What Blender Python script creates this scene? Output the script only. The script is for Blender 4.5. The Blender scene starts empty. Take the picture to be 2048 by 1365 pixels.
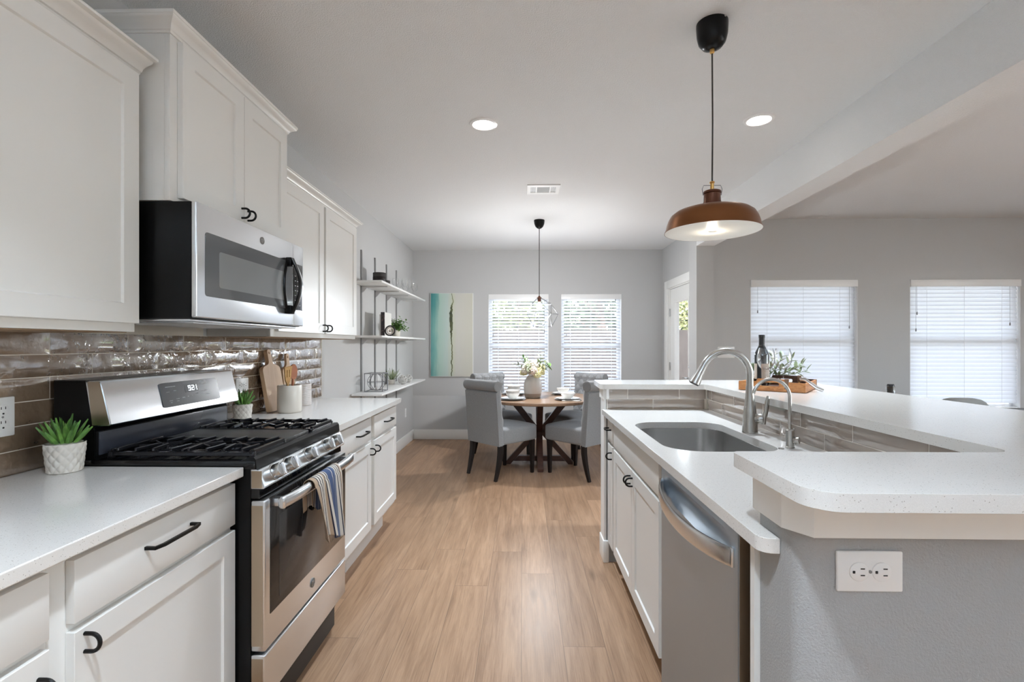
import bpy, bmesh, math, random
from mathutils import Vector, Matrix, Quaternion
R = math.radians
PI = math.pi
sc = bpy.context.scene
COL = sc.collection
# ---------------------------------------------------------------- camera
cam_d = bpy.data.cameras.new('camera'); cam = bpy.data.objects.new('camera', cam_d); COL.objects.link(cam)
cam_d.sensor_width = 36; cam_d.lens = 980 / 2048 * 36
cam.location = (0, 0, 1.30); cam.rotation_euler = (R(90), 0, math.atan(22 / 980))
cam_d.shift_y = (690 - 682.5) / 2048
cam_d.clip_start = .02
sc.camera = cam
# ---------------------------------------------------------------- world, sun, exposure
sc.view_settings.view_transform = 'Standard'; sc.view_settings.look = 'None'
sc.view_settings.gamma = 1; sc.view_settings.use_curve_mapping = False
sc.view_settings.exposure = 0.66
w = bpy.data.worlds.new('world'); sc.world = w; w.use_nodes = True
nt = w.node_tree
sky = nt.nodes.new('ShaderNodeTexSky'); sky.sky_type = 'NISHITA'; sky.sun_disc = False
sky.sun_elevation = R(48); sky.sun_rotation = R(200); sky.air_density = 1.0; sky.dust_density = 1.5
hs = nt.nodes.new('ShaderNodeHueSaturation'); hs.inputs['Saturation'].default_value = .45; nt.links.new(sky.outputs[0], hs.inputs['Color']); nt.links.new(hs.outputs[0], nt.nodes['Background'].inputs[0])
nt.nodes['Background'].inputs[1].default_value = 1.6
def lamp(name, kind, loc, rot, power, color=(1, 1, 1), **k):
    d = bpy.data.lights.new(name, kind); d.energy = power; d.color = color
    for a, v in k.items(): setattr(d, a, v)
    o = bpy.data.objects.new(name, d); o.location = loc; o.rotation_euler = rot; COL.objects.link(o); return o
def aim(v): return Vector(v).to_track_quat('-Z', 'Y').to_euler()
lamp('sun', 'SUN', (0, -5, 12), aim((.35, 1, -1.15)), 1.8, (1, .97, .93), angle=R(.6))
sc.cycles.max_bounces = 10; sc.cycles.diffuse_bounces = 6; sc.cycles.glossy_bounces = 5
sc.cycles.transmission_bounces = 8; sc.cycles.transparent_max_bounces = 16
sc.cycles.sample_clamp_indirect = 8; sc.cycles.caustics_reflective = False; sc.cycles.caustics_refractive = False
# window portals: they only guide the sampling of the real sky outside each opening
def portal(x, y, z, sx, sz, n):
    o = lamp('sky_portal', 'AREA', (x, y, z), aim(n), 1); o.data.shape = 'RECTANGLE'; o.data.size = sx; o.data.size_y = sz; o.data.cycles.is_portal = True
CAN_W = 13
ROOM_CANS = [(-.232, 2.878), (1.36, 2.856), (-.232, .3), (-.232, -1.6), (1.15, -1.8), (3.2, .4), (5.2, .4)]  # first two are in view; the rest are added unseen to brighten the room

# ---------------------------------------------------------------- mesh building
class MB:
    def __init__(s): s.bm = bmesh.new(); s.uv = None
    def faces(s, vs, fs, smooth=False):
        v = [s.bm.verts.new(p) for p in vs]; out = []
        for f in fs:
            try: fc = s.bm.faces.new([v[i] for i in f]); fc.smooth = smooth; out.append(fc)
            except ValueError: pass
        return v, out
    def box(s, x0, x1, y0, y1, z0, z1, bev=0, seg=2, M=None):
        x0, x1 = min(x0, x1), max(x0, x1); y0, y1 = min(y0, y1), max(y0, y1); z0, z1 = min(z0, z1), max(z0, z1)
        p = [(x0, y0, z0), (x1, y0, z0), (x1, y1, z0), (x0, y1, z0), (x0, y0, z1), (x1, y0, z1), (x1, y1, z1), (x0, y1, z1)]
        if M is not None: p = [M @ Vector(q) for q in p]
        v, f = s.faces(p, [(0, 3, 2, 1), (4, 5, 6, 7), (0, 1, 5, 4), (1, 2, 6, 5), (2, 3, 7, 6), (3, 0, 4, 7)])
        if bev: bmesh.ops.bevel(s.bm, geom=list({e for q in f for e in q.edges}), offset=bev, segments=seg, affect='EDGES', profile=.5)
        return s
    def tube(s, pts, r, seg=10, caps=True, flat=1.0, closed=False, up=None):
        pts = [Vector(p) for p in pts]; n = len(pts); rr = r if isinstance(r, (list, tuple)) else [r] * n
        rings = []; prev = None
        for i, p in enumerate(pts):
            if closed: t = pts[(i + 1) % n] - pts[i - 1]
            else: t = pts[min(i + 1, n - 1)] - pts[max(i - 1, 0)]
            t.normalize()
            if prev is None:
                a = Vector(up) if up else (Vector((0, 0, 1)) if abs(t.z) < .9 else Vector((1, 0, 0)))
            else: a = prev
            a = (a - t * a.dot(t))
            if a.length < 1e-6: a = Vector((1, 0, 0)).cross(t)
            a.normalize(); prev = a; b = t.cross(a)
            off = PI / seg if seg == 4 else 0
            rings.append([s.bm.verts.new(p + (a * math.cos(2 * PI * k / seg + off) + b * math.sin(2 * PI * k / seg + off) * flat) * rr[i]) for k in range(seg)])
        m = n if closed else n - 1
        for i in range(m):
            A, B = rings[i], rings[(i + 1) % n]
            for k in range(seg):
                f = s.bm.faces.new((A[k], A[(k + 1) % seg], B[(k + 1) % seg], B[k])); f.smooth = seg > 4
        if caps and not closed:
            s.bm.faces.new(rings[0][::-1]); s.bm.faces.new(rings[-1])
        return s
    def lathe(s, prof, c=(0, 0, 0), seg=28, axis=(0, 0, 1), wave=None):
        q = Vector((0, 0, 1)).rotation_difference(Vector(axis)); c = Vector(c); rings = []
        for r, z in prof:
            if r < 1e-6: rings.append([s.bm.verts.new(c + q @ Vector((0, 0, z)))])
            else: rings.append([s.bm.verts.new(c + q @ Vector((r * math.cos(2 * PI * k / seg), r * math.sin(2 * PI * k / seg), z))) for k in range(seg)])
        for A, B in zip(rings, rings[1:]):
            for k in range(seg):
                a = A[k % len(A)], A[(k + 1) % len(A)]; b = B[k % len(B)], B[(k + 1) % len(B)]
                vs = []
                for v in (a[0], a[1], b[1], b[0]):
                    if v not in vs: vs.append(v)
                if len(vs) > 2:
                    try: f = s.bm.faces.new(vs); f.smooth = True
                    except ValueError: pass
        for A, fl in ((rings[0], True), (rings[-1], False)):
            if len(A) > 1:
                try: s.bm.faces.new(A[::-1] if fl else A)
                except ValueError: pass
        return s
    def prism(s, poly, a0, a1, axis='z', bev=0):
        def P(u, v, a): return (u, v, a) if axis == 'z' else ((a, u, v) if axis == 'x' else (u, a, v))
        n = len(poly); vs = [P(u, v, a0) for u, v in poly] + [P(u, v, a1) for u, v in poly]
        fs = [tuple(range(n - 1, -1, -1)), tuple(range(n, 2 * n))] + [(i, (i + 1) % n, n + (i + 1) % n, n + i) for i in range(n)]
        v, f = s.faces(vs, fs)
        if bev:
            es = [e for q in f[:2] for e in q.edges]
            bmesh.ops.bevel(s.bm, geom=list(set(es)), offset=bev, segments=2, affect='EDGES')
        return s
    def slab(s, outer, holes, z0, z1):
        es = []; loops = []
        for lp in [outer] + holes:
            vs = [s.bm.verts.new((x, y, z1)) for x, y in lp]; loops.append(vs)
            es += [s.bm.edges.new((vs[i], vs[(i + 1) % len(vs)])) for i in range(len(vs))]
        g = bmesh.ops.triangle_fill(s.bm, edges=es, use_beauty=True, use_dissolve=False, normal=(0, 0, 1))
        fs = [f for f in g['geom'] if isinstance(f, bmesh.types.BMFace)]
        low = {v: s.bm.verts.new((v.co.x, v.co.y, z0)) for lp in loops for v in lp}
        for f in fs: s.bm.faces.new([low[v] for v in reversed(f.verts)])
        for lp in loops:
            for i in range(len(lp)):
                a, b = lp[i], lp[(i + 1) % len(lp)]; s.bm.faces.new((a, b, low[b], low[a]))
        return s
    def superq(s, c, a, e=(.3, .3), nu=24, nv=14, M=None, fn=None):
        def sp(v, p): return math.copysign(abs(v) ** p, v)
        vs = []; fs = []
        for j in range(nv + 1):
            ph = -PI / 2 + PI * j / nv
            for i in range(nu):
                th = 2 * PI * i / nu
                p = Vector((a[0] * sp(math.cos(ph), e[0]) * sp(math.cos(th), e[1]), a[1] * sp(math.cos(ph), e[0]) * sp(math.sin(th), e[1]), a[2] * sp(math.sin(ph), e[0])))
                if fn: p = fn(p)
                p = p + Vector(c)
                vs.append(M @ p if M is not None else p)
        for j in range(nv):
            for i in range(nu): fs.append((j * nu + i, j * nu + (i + 1) % nu, (j + 1) * nu + (i + 1) % nu, (j + 1) * nu + i))
        v, f = s.faces(vs, fs, True)
        return s
    def grid(s, fn, nu, nv, closed_u=False, smooth=True, uv=False):
        vs = [fn(i / (nu if closed_u else nu - 1), j / (nv - 1)) for j in range(nv) for i in range(nu)]
        fs = []; m = nu if closed_u else nu - 1
        for j in range(nv - 1):
            for i in range(m): fs.append((j * nu + i, j * nu + (i + 1) % nu, (j + 1) * nu + (i + 1) % nu, (j + 1) * nu + i))
        v, f = s.faces(vs, fs, smooth)
        if uv:
            L = s.bm.loops.layers.uv.verify(); idx = {vv: k for k, vv in enumerate(v)}
            for q in f:
                for l in q.loops:
                    k = idx[l.vert]; l[L].uv = ((k % nu) / (nu - 1), (k // nu) / (nv - 1))
        return s
    def leaf(s, base, d, L, W, bend=.3, n=4, up=(0, 0, 1), thick=0):
        base = Vector(base); d = Vector(d).normalized(); side = d.cross(Vector(up))
        if side.length < .05: side = d.cross(Vector((1, 0, 0)))
        side.normalize(); nrm = side.cross(d).normalized(); row = []
        for i in range(n + 1):
            t = i / n; w_ = W * math.sin(PI * min(1, (.12 + .88 * t))) ** .7 * (1 - t * .15)
            p = base + d * L * t - Vector((0, 0, 1)) * bend * L * t * t
            row.append((p, w_ if i < n else 0))
        vs = []
        for p, w_ in row:
            vs += [p - side * w_ / 2 + nrm * w_ * .15, p - nrm * (w_ * .08 + thick), p + side * w_ / 2 + nrm * w_ * .15]
        fs = []
        for i in range(n):
            for k in range(2): a = i * 3 + k; fs.append((a, a + 1, a + 4, a + 3))
        s.faces(vs, fs, True)
        return s
    def build(s, name, mat, parent=None, local=False, flat=False, recalc=True, uvbox=False):
        bm = s.bm
        if recalc: bmesh.ops.recalc_face_normals(bm, faces=bm.faces)
        me = bpy.data.meshes.new(name)
        if parent is not None and not local:
            o = parent; off = Vector((0, 0, 0))
            while o is not None: off += o.location; o = o.parent
            bmesh.ops.translate(bm, verts=bm.verts, vec=-off)
        bm.to_mesh(me); bm.free()
        if not flat:
            me.polygons.foreach_set('use_smooth', [True] * len(me.polygons))
            me.set_sharp_from_angle(angle=R(35))
        if mat:
            for m_ in (mat if isinstance(mat, (list, tuple)) else [mat]): me.materials.append(m_)
        o = bpy.data.objects.new(name, me); COL.objects.link(o); o.parent = parent
        return o
def tag(o, label, cat, group=None, kind=None):
    if label: o['label'] = label
    if cat: o['category'] = cat
    if group: o['group'] = group
    if kind: o['kind'] = kind
    return o
def thing(name, label, cat, loc=(0, 0, 0), group=None):
    o = bpy.data.objects.new(name, None); o.empty_display_size = .05; COL.objects.link(o); o.location = loc
    return tag(o, label, cat, group)
def struct(o): o['kind'] = 'structure'; return o
def kids(o): return [c for c in COL.objects if c.parent == o]
def copy_tree(o, parent=None):
    c = o.copy(); COL.objects.link(c); c.parent = parent
    for ch in kids(o): copy_tree(ch, c)
    return c
def rpoly(pts, rad, seg=6):
    out = []; n = len(pts)
    for i, p in enumerate(pts):
        p = Vector(p); a = Vector(pts[i - 1]) - p; b = Vector(pts[(i + 1) % n]) - p
        r = rad[i] if isinstance(rad, (list, tuple)) else rad
        if r <= 0: out.append(tuple(p)); continue
        a.normalize(); b.normalize(); ang = a.angle(b); d = r / math.tan(ang / 2)
        A = p + a * d; B = p + b * d; c = p + (a + b).normalized() * (r / math.sin(ang / 2))
        va = A - c; vb = B - c; tot = va.angle(vb); sgn = 1 if va.x * vb.y - va.y * vb.x > 0 else -1
        for k in range(seg + 1):
            t = sgn * tot * k / seg; out.append((c.x + va.x * math.cos(t) - va.y * math.sin(t), c.y + va.x * math.sin(t) + va.y * math.cos(t)))
    return out
def arc(c, r, a0, a1, n, plane='xz'):
    o = []
    for i in range(n + 1):
        t = R(a0 + (a1 - a0) * i / n); u, v = r * math.cos(t), r * math.sin(t)
        o.append((c[0] + u, c[1], c[2] + v) if plane == 'xz' else ((c[0], c[1] + u, c[2] + v) if plane == 'yz' else (c[0] + u, c[1] + v, c[2])))
    return o

# ---------------------------------------------------------------- materials
def mat(name, col=(.8, .8, .8), rough=.5, metal=0, spec=.5, **k):
    m = bpy.data.materials.new(name); m.use_nodes = True; b = m.node_tree.nodes['Principled BSDF']
    b.inputs['Base Color'].default_value = (*col, 1); b.inputs['Roughness'].default_value = rough
    b.inputs['Metallic'].default_value = metal; b.inputs['Specular IOR Level'].default_value = spec
    for a, v in k.items(): b.inputs[a.replace('_', ' ')].default_value = v
    return m
def N(m, t, **k):
    n = m.node_tree.nodes.new(t)
    for a, v in k.items():
        if hasattr(n, a): setattr(n, a, v)
    return n
def LK(m, a, b): m.node_tree.links.new(a, b)
def P_(m): return m.node_tree.nodes['Principled BSDF']
def coords(m, scale=(1, 1, 1), kind='Object', rot=(0, 0, 0)):
    tc = N(m, 'ShaderNodeTexCoord'); mp = N(m, 'ShaderNodeMapping'); mp.inputs['Scale'].default_value = scale; mp.inputs['Rotation'].default_value = rot
    LK(m, tc.outputs[kind], mp.inputs[0]); return mp.outputs[0]
def noise(m, vec, scale, detail=2, rough=.5):
    n = N(m, 'ShaderNodeTexNoise'); n.inputs['Scale'].default_value = scale; n.inputs['Detail'].default_value = detail; n.inputs['Roughness'].default_value = rough
    LK(m, vec, n.inputs['Vector']); return n
def ramp(m, fac, stops):
    r = N(m, 'ShaderNodeValToRGB'); e = r.color_ramp.elements
    while len(e) < len(stops): e.new(.5)
    for i, (p, c) in enumerate(stops): e[i].position = p; e[i].color = (*c, 1) if len(c) == 3 else c
    LK(m, fac, r.inputs[0]); return r.outputs[0]
def bump(m, h, dist, strength=1):
    b = N(m, 'ShaderNodeBump'); b.inputs['Distance'].default_value = dist; b.inputs['Strength'].default_value = strength
    LK(m, h, b.inputs['Height']); LK(m, b.outputs[0], P_(m).inputs['Normal']); return b
def math_(m, op, a, b=None, c=None):
    n = N(m, 'ShaderNodeMath'); n.operation = op
    for i, v in enumerate((a, b, c)):
        if v is None: continue
        if isinstance(v, (int, float)): n.inputs[i].default_value = v
        else: LK(m, v, n.inputs[i])
    return n.outputs[0]
def mix(m, fac, a, b, mode='MIX'):
    n = N(m, 'ShaderNodeMix'); n.data_type = 'RGBA'; n.blend_type = mode
    for i, v in ((0, fac), (6, a), (7, b)):
        if isinstance(v, (int, float)): n.inputs[i].default_value = v
        elif isinstance(v, tuple): n.inputs[i].default_value = (*v, 1)
        else: LK(m, v, n.inputs[i])
    return n.outputs[2]
def painted(name, col, scale, dist, rough=.75):
    m = mat(name, col, rough, spec=.3); v = coords(m)
    n = noise(m, v, scale, 3, .6); bump(m, ramp(m, n.outputs[0], [(.35, (0, 0, 0)), (.65, (1, 1, 1))]), dist, .8); return m
M = {}
M['wall'] = painted('wall_paint', (.52, .52, .515), 260, .0007)
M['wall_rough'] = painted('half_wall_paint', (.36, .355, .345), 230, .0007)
M['ceiling'] = painted('ceiling_paint', (.76, .76, .755), 170, .0017)
M['trim'] = mat('trim_paint', (.84, .84, .82), .35)
M['cab'] = mat('cabinet_paint', (.73, .72, .69), .32, spec=.4)
M['cab_isl'] = M['cab']
M['black'] = mat('matte_black_metal', (.004, .0035, .003), .4, 0, .25)
M['blackgloss'] = mat('black_enamel', (.003, .003, .0035), .1)
M['blacksat'] = mat('black_satin', (.003, .003, .003), .28, spec=.2)
M['iron'] = mat('cast_iron', (.014, .014, .017), .2, .3)
m = mat('oven_glass', (.018, .016, .015), .06); M['ovenglass'] = m
m = mat('microwave_glass', (.10, .105, .11), .05, spec=.8); M['mwglass'] = m
m = mat('microwave_window_mesh', (.22, .23, .235), .08, spec=.8); M['mwwin'] = m
def steel(name, col, rough, sc_, d=.0004):
    return mat(name, col, rough, 1, Anisotropic=.4)
M['steel'] = steel('brushed_stainless', (.76, .78, .80), .27, (1, 1, 18))
M['steelh'] = steel('brushed_stainless_handle', (.70, .72, .74), .24, (8, 1, 8))
M['steeldw'] = steel('brushed_stainless_dishwasher', (.45, .505, .56), .46, (1, 1, 22))
M['steelside'] = steel('bronzed_steel_edge', (.50, .41, .31), .3, (1, 12, 1))
M['sink'] = steel('sink_steel', (.60, .59, .58), .25, (1, 1, 14))
M['nickel'] = mat('brushed_nickel', (.50, .485, .46), .27, 1)
M['chrome'] = mat('chrome', (.7, .7, .7), .1, 1)
M['undercab'] = mat('plywood_underside', (.30, .19, .11), .6)
M['white'] = mat('white_plastic', (.82, .82, .81), .35)
M['dark'] = mat('dark_slot', (.01, .01, .01), .6)
# quartz with small grey specks
m = mat('white_quartz', (.62, .605, .58), .13, spec=.55); v = coords(m)
vo = N(m, 'ShaderNodeTexVoronoi'); vo.inputs['Scale'].default_value = 330; LK(m, v, vo.inputs['Vector'])
wn = N(m, 'ShaderNodeTexWhiteNoise'); LK(m, vo.outputs['Position'], wn.inputs['Vector'])
sp = math_(m, 'MULTIPLY', math_(m, 'GREATER_THAN', wn.outputs[0], .88), math_(m, 'LESS_THAN', vo.outputs['Distance'], .30))
n1 = noise(m, v, 900, 2)
base = ramp(m, n1.outputs[0], [(.3, (.64, .615, .58)), (.7, (.74, .715, .68))])
LK(m, mix(m, sp, base, (.40, .37, .33)), P_(m).inputs['Base Color']); M['quartz'] = m
# oak plank floor: planks run along y, 0.18 m wide
m = mat('oak_planks', (.5, .35, .22), .36, spec=.35)
tc = N(m, 'ShaderNodeTexCoord'); sx = N(m, 'ShaderNodeSeparateXYZ'); LK(m, tc.outputs['Object'], sx.inputs[0])
xs = math_(m, 'DIVIDE', math_(m, 'ADD', sx.outputs[0], 20 * .1805 + .007), .1805); col = math_(m, 'FLOOR', xs)
w1 = N(m, 'ShaderNodeTexWhiteNoise'); w1.noise_dimensions = '1D'; LK(m, col, w1.inputs['W'])
ys = math_(m, 'DIVIDE', math_(m, 'ADD', math_(m, 'ADD', sx.outputs[1], 20), math_(m, 'MULTIPLY', w1.outputs[0], 7.0)), 1.52); row = math_(m, 'FLOOR', ys)
cb = N(m, 'ShaderNodeCombineXYZ'); LK(m, col, cb.inputs[0]); LK(m, row, cb.inputs[1])
w2 = N(m, 'ShaderNodeTexWhiteNoise'); LK(m, cb.outputs[0], w2.inputs['Vector'])
fx = math_(m, 'FRACT', xs); fy = math_(m, 'FRACT', ys)
ex = math_(m, 'MINIMUM', fx, math_(m, 'SUBTRACT', 1, fx)); ey = math_(m, 'MINIMUM', fy, math_(m, 'SUBTRACT', 1, fy))
seam = math_(m, 'MAXIMUM', math_(m, 'LESS_THAN', math_(m, 'MULTIPLY', ex, .18), .0011), math_(m, 'LESS_THAN', math_(m, 'MULTIPLY', ey, 1.52), .0013))
va = N(m, 'ShaderNodeVectorMath'); va.operation = 'MULTIPLY_ADD'; LK(m, w2.outputs['Color'], va.inputs[0]); va.inputs[1].default_value = (9, 9, 9); LK(m, tc.outputs['Object'], va.inputs[2])
mp = N(m, 'ShaderNodeMapping'); mp.inputs['Scale'].default_value = (11, .9, 1); LK(m, va.outputs[0], mp.inputs[0])
g1 = noise(m, mp.outputs[0], 2.2, 8, .62); g1.inputs['Distortion'].default_value = .6
mp2 = N(m, 'ShaderNodeMapping'); mp2.inputs['Scale'].default_value = (60, 1.6, 1); LK(m, va.outputs[0], mp2.inputs[0]); g2 = noise(m, mp2.outputs[0], 3, 4, .7)
c1 = ramp(m, g1.outputs[0], [(.22, (.12, .060, .030)), (.38, (.27, .152, .085)), (.60, (.42, .258, .155)), (.82, (.53, .345, .215))])
c2 = mix(m, .45, c1, ramp(m, g2.outputs[0], [(.3, (.19, .108, .062)), (.7, (.46, .295, .185))]))
tone = ramp(m, w2.outputs[0], [(0, (.86, .85, .84)), (1, (1.1, 1.1, 1.1))])
c3 = mix(m, 1, c2, tone, 'MULTIPLY')
kn = N(m, 'ShaderNodeTexVoronoi'); kn.inputs['Scale'].default_value = 1; mp3 = N(m, 'ShaderNodeMapping'); mp3.inputs['Scale'].default_value = (4.5, 1.3, 1); LK(m, va.outputs[0], mp3.inputs[0]); LK(m, mp3.outputs[0], kn.inputs['Vector'])
kf = ramp(m, kn.outputs['Distance'], [(.0, (.8, .8, .8)), (.12, (0, 0, 0))])
c3 = mix(m, kf, c3, (.13, .075, .04))
LK(m, mix(m, math_(m, 'MULTIPLY', seam, .75), c3, (.13, .08, .05)), P_(m).inputs['Base Color'])
LK(m, ramp(m, g2.outputs[0], [(.2, (.30,) * 3), (.8, (.42,) * 3)]), P_(m).inputs['Roughness'])
bump(m, math_(m, 'SUBTRACT', math_(m, 'MULTIPLY', g2.outputs[0], .3), seam), .0012, .5); M['floor'] = m
# handmade glossy tile
def tile_mat(name, c0, c1, amp, rough):
    m = mat(name, c0, rough, spec=.9); v = coords(m); n = noise(m, v, 11, 2, .5); 
    geo = N(m, 'ShaderNodeNewGeometry')
    LK(m, mix(m, geo.outputs['Random Per Island'], c0, c1), P_(m).inputs['Base Color'])
    n2 = noise(m, v, 45, 2); h = math_(m, 'ADD', n.outputs[0], math_(m, 'MULTIPLY', n2.outputs[0], .3))
    bump(m, h, amp, 1); P_(m).inputs['Coat Weight'].default_value = 1; P_(m).inputs['Coat IOR'].default_value = 2.6; P_(m).inputs['Coat Roughness'].default_value = .03; return m
M['tile'] = tile_mat('taupe_glazed_tile', (.19, .130, .085), (.24, .17, .115), .016, .1)
M['tile2'] = tile_mat('taupe_glazed_tile_island', (.26, .205, .165), (.31, .25, .205), .0012, .12); P_(M['tile2']).inputs['Coat IOR'].default_value = 1.6
M['grout'] = mat('grout', (.66, .60, .52), .9)
M['slat'] = mat('white_blind_slat', (.86, .87, .88), .4)
P_(M['slat']).inputs['Subsurface Weight'].default_value = 0
m = M['slat']; tr = N(m, 'ShaderNodeBsdfTranslucent'); tr.inputs[0].default_value = (.85, .87, .9, 1); ms = N(m, 'ShaderNodeMixShader'); ms.inputs[0].default_value = .45
LK(m, P_(m).outputs[0], ms.inputs[1]); LK(m, tr.outputs[0], ms.inputs[2]); LK(m, ms.outputs[0], m.node_tree.nodes['Material Output'].inputs[0])
M['vinyl'] = mat('white_vinyl', (.82, .82, .82), .35)
def glass(name, col=(1, 1, 1), rough=0, ior=1.45):
    m = mat(name, col, rough); b = P_(m); b.inputs['Transmission Weight'].default_value = 1; b.inputs['IOR'].default_value = ior; return m
m = bpy.data.materials.new('window_glass'); m.use_nodes = True; m.node_tree.nodes.clear()
o_ = N(m, 'ShaderNodeOutputMaterial'); ts = N(m, 'ShaderNodeBsdfTransparent'); gl = N(m, 'ShaderNodeBsdfGlossy'); gl.inputs['Roughness'].default_value = .02
fr = N(m, 'ShaderNodeLayerWeight'); ms = N(m, 'ShaderNodeMixShader'); LK(m, math_(m, 'ADD', .03, math_(m, 'MULTIPLY', math_(m, 'POWER', fr.outputs['Facing'], 5), .5)), ms.inputs[0]); LK(m, ts.outputs[0], ms.inputs[1]); LK(m, gl.outputs[0], ms.inputs[2]); LK(m, ms.outputs[0], o_.inputs[0]); M['pane'] = m
M['glass'] = m.copy(); M['glass'].name = 'clear_glass'; [setattr(n_.inputs[1], 'default_value', 2.4) for n_ in M['glass'].node_tree.nodes if n_.type == 'MATH' and n_.operation == 'POWER']; [setattr(n_.inputs[1], 'default_value', .9) for n_ in M['glass'].node_tree.nodes if n_.type == 'MATH' and n_.operation == 'MULTIPLY']
def emis(name, col, st):
    m = mat(name, col); P_(m).inputs['Emission Color'].default_value = (*col, 1); P_(m).inputs['Emission Strength'].default_value = st; return m
M['lamp_on'] = emis('lit_diffuser', (1, .96, .88), 9)
M['bulb_on'] = emis('lit_bulb', (1, .86, .66), 12)
m = mat('grey_linen', (.27, .275, .285), .9, spec=.15); v = coords(m); n = noise(m, coords(m, (1, 1, .25)), 420, 2); n2 = noise(m, coords(m, (.25, .25, 1)), 420, 2)
LK(m, ramp(m, math_(m, 'MULTIPLY', math_(m, 'ADD', n.outputs[0], n2.outputs[0]), .5), [(.3, (.20, .205, .21)), (.7, (.29, .295, .30))]), P_(m).inputs['Base Color'])
P_(m).inputs['Sheen Weight'].default_value = .3; M['linen'] = m
M['espresso'] = mat('espresso_wood', (.010, .006, .005), .4, 0, .3)
def wood(name, a, b, sc_=(2, 2, 20), rough=.45, s=4):
    m = mat(name, a, rough, spec=.4); n = noise(m, coords(m, sc_), s, 5, .6); n.inputs['Distortion'].default_value = .8
    LK(m, ramp(m, n.outputs[0], [(.3, a), (.7, b)]), P_(m).inputs['Base Color']); return m
M['tabletop'] = wood('light_oak_top', (.23, .14, .085), (.34, .22, .14), (1.5, 14, 4), .3)
M['walnut'] = wood('dark_stained_base', (.045, .020, .014), (.075, .032, .022), (2, 2, 9), .3)
M['board'] = wood('maple_board', (.50, .33, .20), (.62, .44, .28), (3, 3, .8), .5)
M['acacia'] = wood('acacia_tray', (.36, .13, .04), (.58, .27, .10), (10, 3, 20), .4)
M['traydark'] = wood('dark_tray_wood', (.05, .022, .014), (.09, .04, .025), (10, 3, 20), .5)
M['spoon1'] = wood('olive_spatula', (.34, .18, .06), (.46, .27, .10), (2, 2, 9), .5)
M['spoon2'] = wood('cherry_spoon', (.24, .075, .03), (.32, .11, .045), (2, 2, 9), .5)
M['leather'] = mat('brown_leather', (.20, .115, .07), .55)
M['ceramic'] = mat('cream_ceramic', (.62, .57, .50), .25)
M['potwhite'] = mat('embossed_pot', (.62, .58, .52), .45)
M['dish'] = mat('white_china', (.80, .80, .78), .15)
M['dishgrey'] = mat('grey_china', (.24, .23, .22), .3)
M['vase'] = mat('vase_glaze', (.60, .58, .55), .35); M['vaseband'] = mat('vase_raw_band', (.37, .31, .26), .6)
m = mat('leaf_green', (.07, .19, .03), .4); n = noise(m, coords(m), 30, 2); LK(m, ramp(m, n.outputs[0], [(.3, (.035, .10, .02)), (.7, (.16, .34, .06))]), P_(m).inputs['Base Color']); M['leaf'] = m
m = mat('leaf_sage', (.2, .25, .13), .5); n = noise(m, coords(m), 25, 2); LK(m, ramp(m, n.outputs[0], [(.3, (.12, .17, .08)), (.7, (.36, .40, .24))]), P_(m).inputs['Base Color']); M['sage'] = m
M['petal'] = mat('cream_petal', (.78, .74, .66), .6); M['petal2'] = mat('yellow_petal', (.72, .68, .42), .6); M['petal3'] = mat('blush_petal', (.72, .62, .55), .6)
M['copper'] = mat('brushed_copper', (.25, .105, .045), .3, 1)
M['bronze'] = mat('dark_bronze', (.16, .07, .045), .3, .9)
M['brass'] = mat('brass', (.75, .45, .15), .3, 1)
M['shadein'] = mat('white_enamel', (.88, .86, .80), .4)
M['cordgrey'] = mat('fabric_cord', (.05, .045, .04), .8)
M['bottle'] = mat('dark_bottle_glass', (.006, .008, .012), .06, spec=.8); M['foil'] = mat('black_foil', (.012, .012, .014), .35)
M['paper'] = mat('cream_label', (.62, .55, .47), .7)
M['greymetal'] = mat('grey_upright_metal', (.27, .27, .27), .45, .3); M['bracket'] = mat('pale_bracket_metal', (.5, .5, .5), .4)
M['shelfw'] = mat('white_shelf', (.80, .80, .79), .3)
M['wire'] = mat('silver_wire', (.30, .30, .31), .35, .9)
M['darkclay'] = mat('charcoal_pottery', (.035, .032, .030), .5)
# ================================================================ THE SETTING
XL, YF, H = -1.52, 6.72, 2.60
def wall(name, axis, a, b, z0, z1, t0, t1, holes, m='wall'):
    """axis 'x': runs along x between a and b, thickness t0..t1 in y; holes (u0,u1,z0,z1)"""
    mb = MB(); us = sorted({a, b} | {h[0] for h in holes} | {h[1] for h in holes}); zs = sorted({z0, z1} | {h[2] for h in holes} | {h[3] for h in holes})
    for u0, u1 in zip(us, us[1:]):
        for q0, q1 in zip(zs, zs[1:]):
            um, qm = (u0 + u1) / 2, (q0 + q1) / 2
            if any(h[0] < um < h[1] and h[2] < qm < h[3] for h in holes): continue
            if axis == 'x': mb.box(u0, u1, t0, t1, q0, q1)
            else: mb.box(t0, t1, u0, u1, q0, q1)
    bmesh.ops.remove_doubles(mb.bm, verts=mb.bm.verts, dist=1e-5)
    seen = {}
    for f in list(mb.bm.faces):
        k = tuple(round(c, 4) for c in f.calc_center_median()); seen.setdefault(k, []).append(f)
    bmesh.ops.delete(mb.bm, geom=[f for v in seen.values() if len(v) > 1 for f in v], context='FACES_ONLY')
    return struct(mb.build(name, M[m]))
struct(MB().box(XL - .14, 6.74, -2.74, YF + .14, -.12, 0).build('floor', M['floor'], flat=True))
struct(MB().box(XL - .14, 6.74, -2.74, YF + .14, H, H + .12).build('ceiling', M['ceiling'], flat=True))
wall('wall_left', 'y', -2.6, YF + .14, 0, H, XL - .14, XL, [])
DW = [(-.474, .349), (.520, 1.344)]; DZ = (.60, 1.995)
wall('wall_back', 'x', XL - .14, 2.04, 0, H, YF, YF + .14, [(a, b, *DZ) for a, b in DW])
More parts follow.
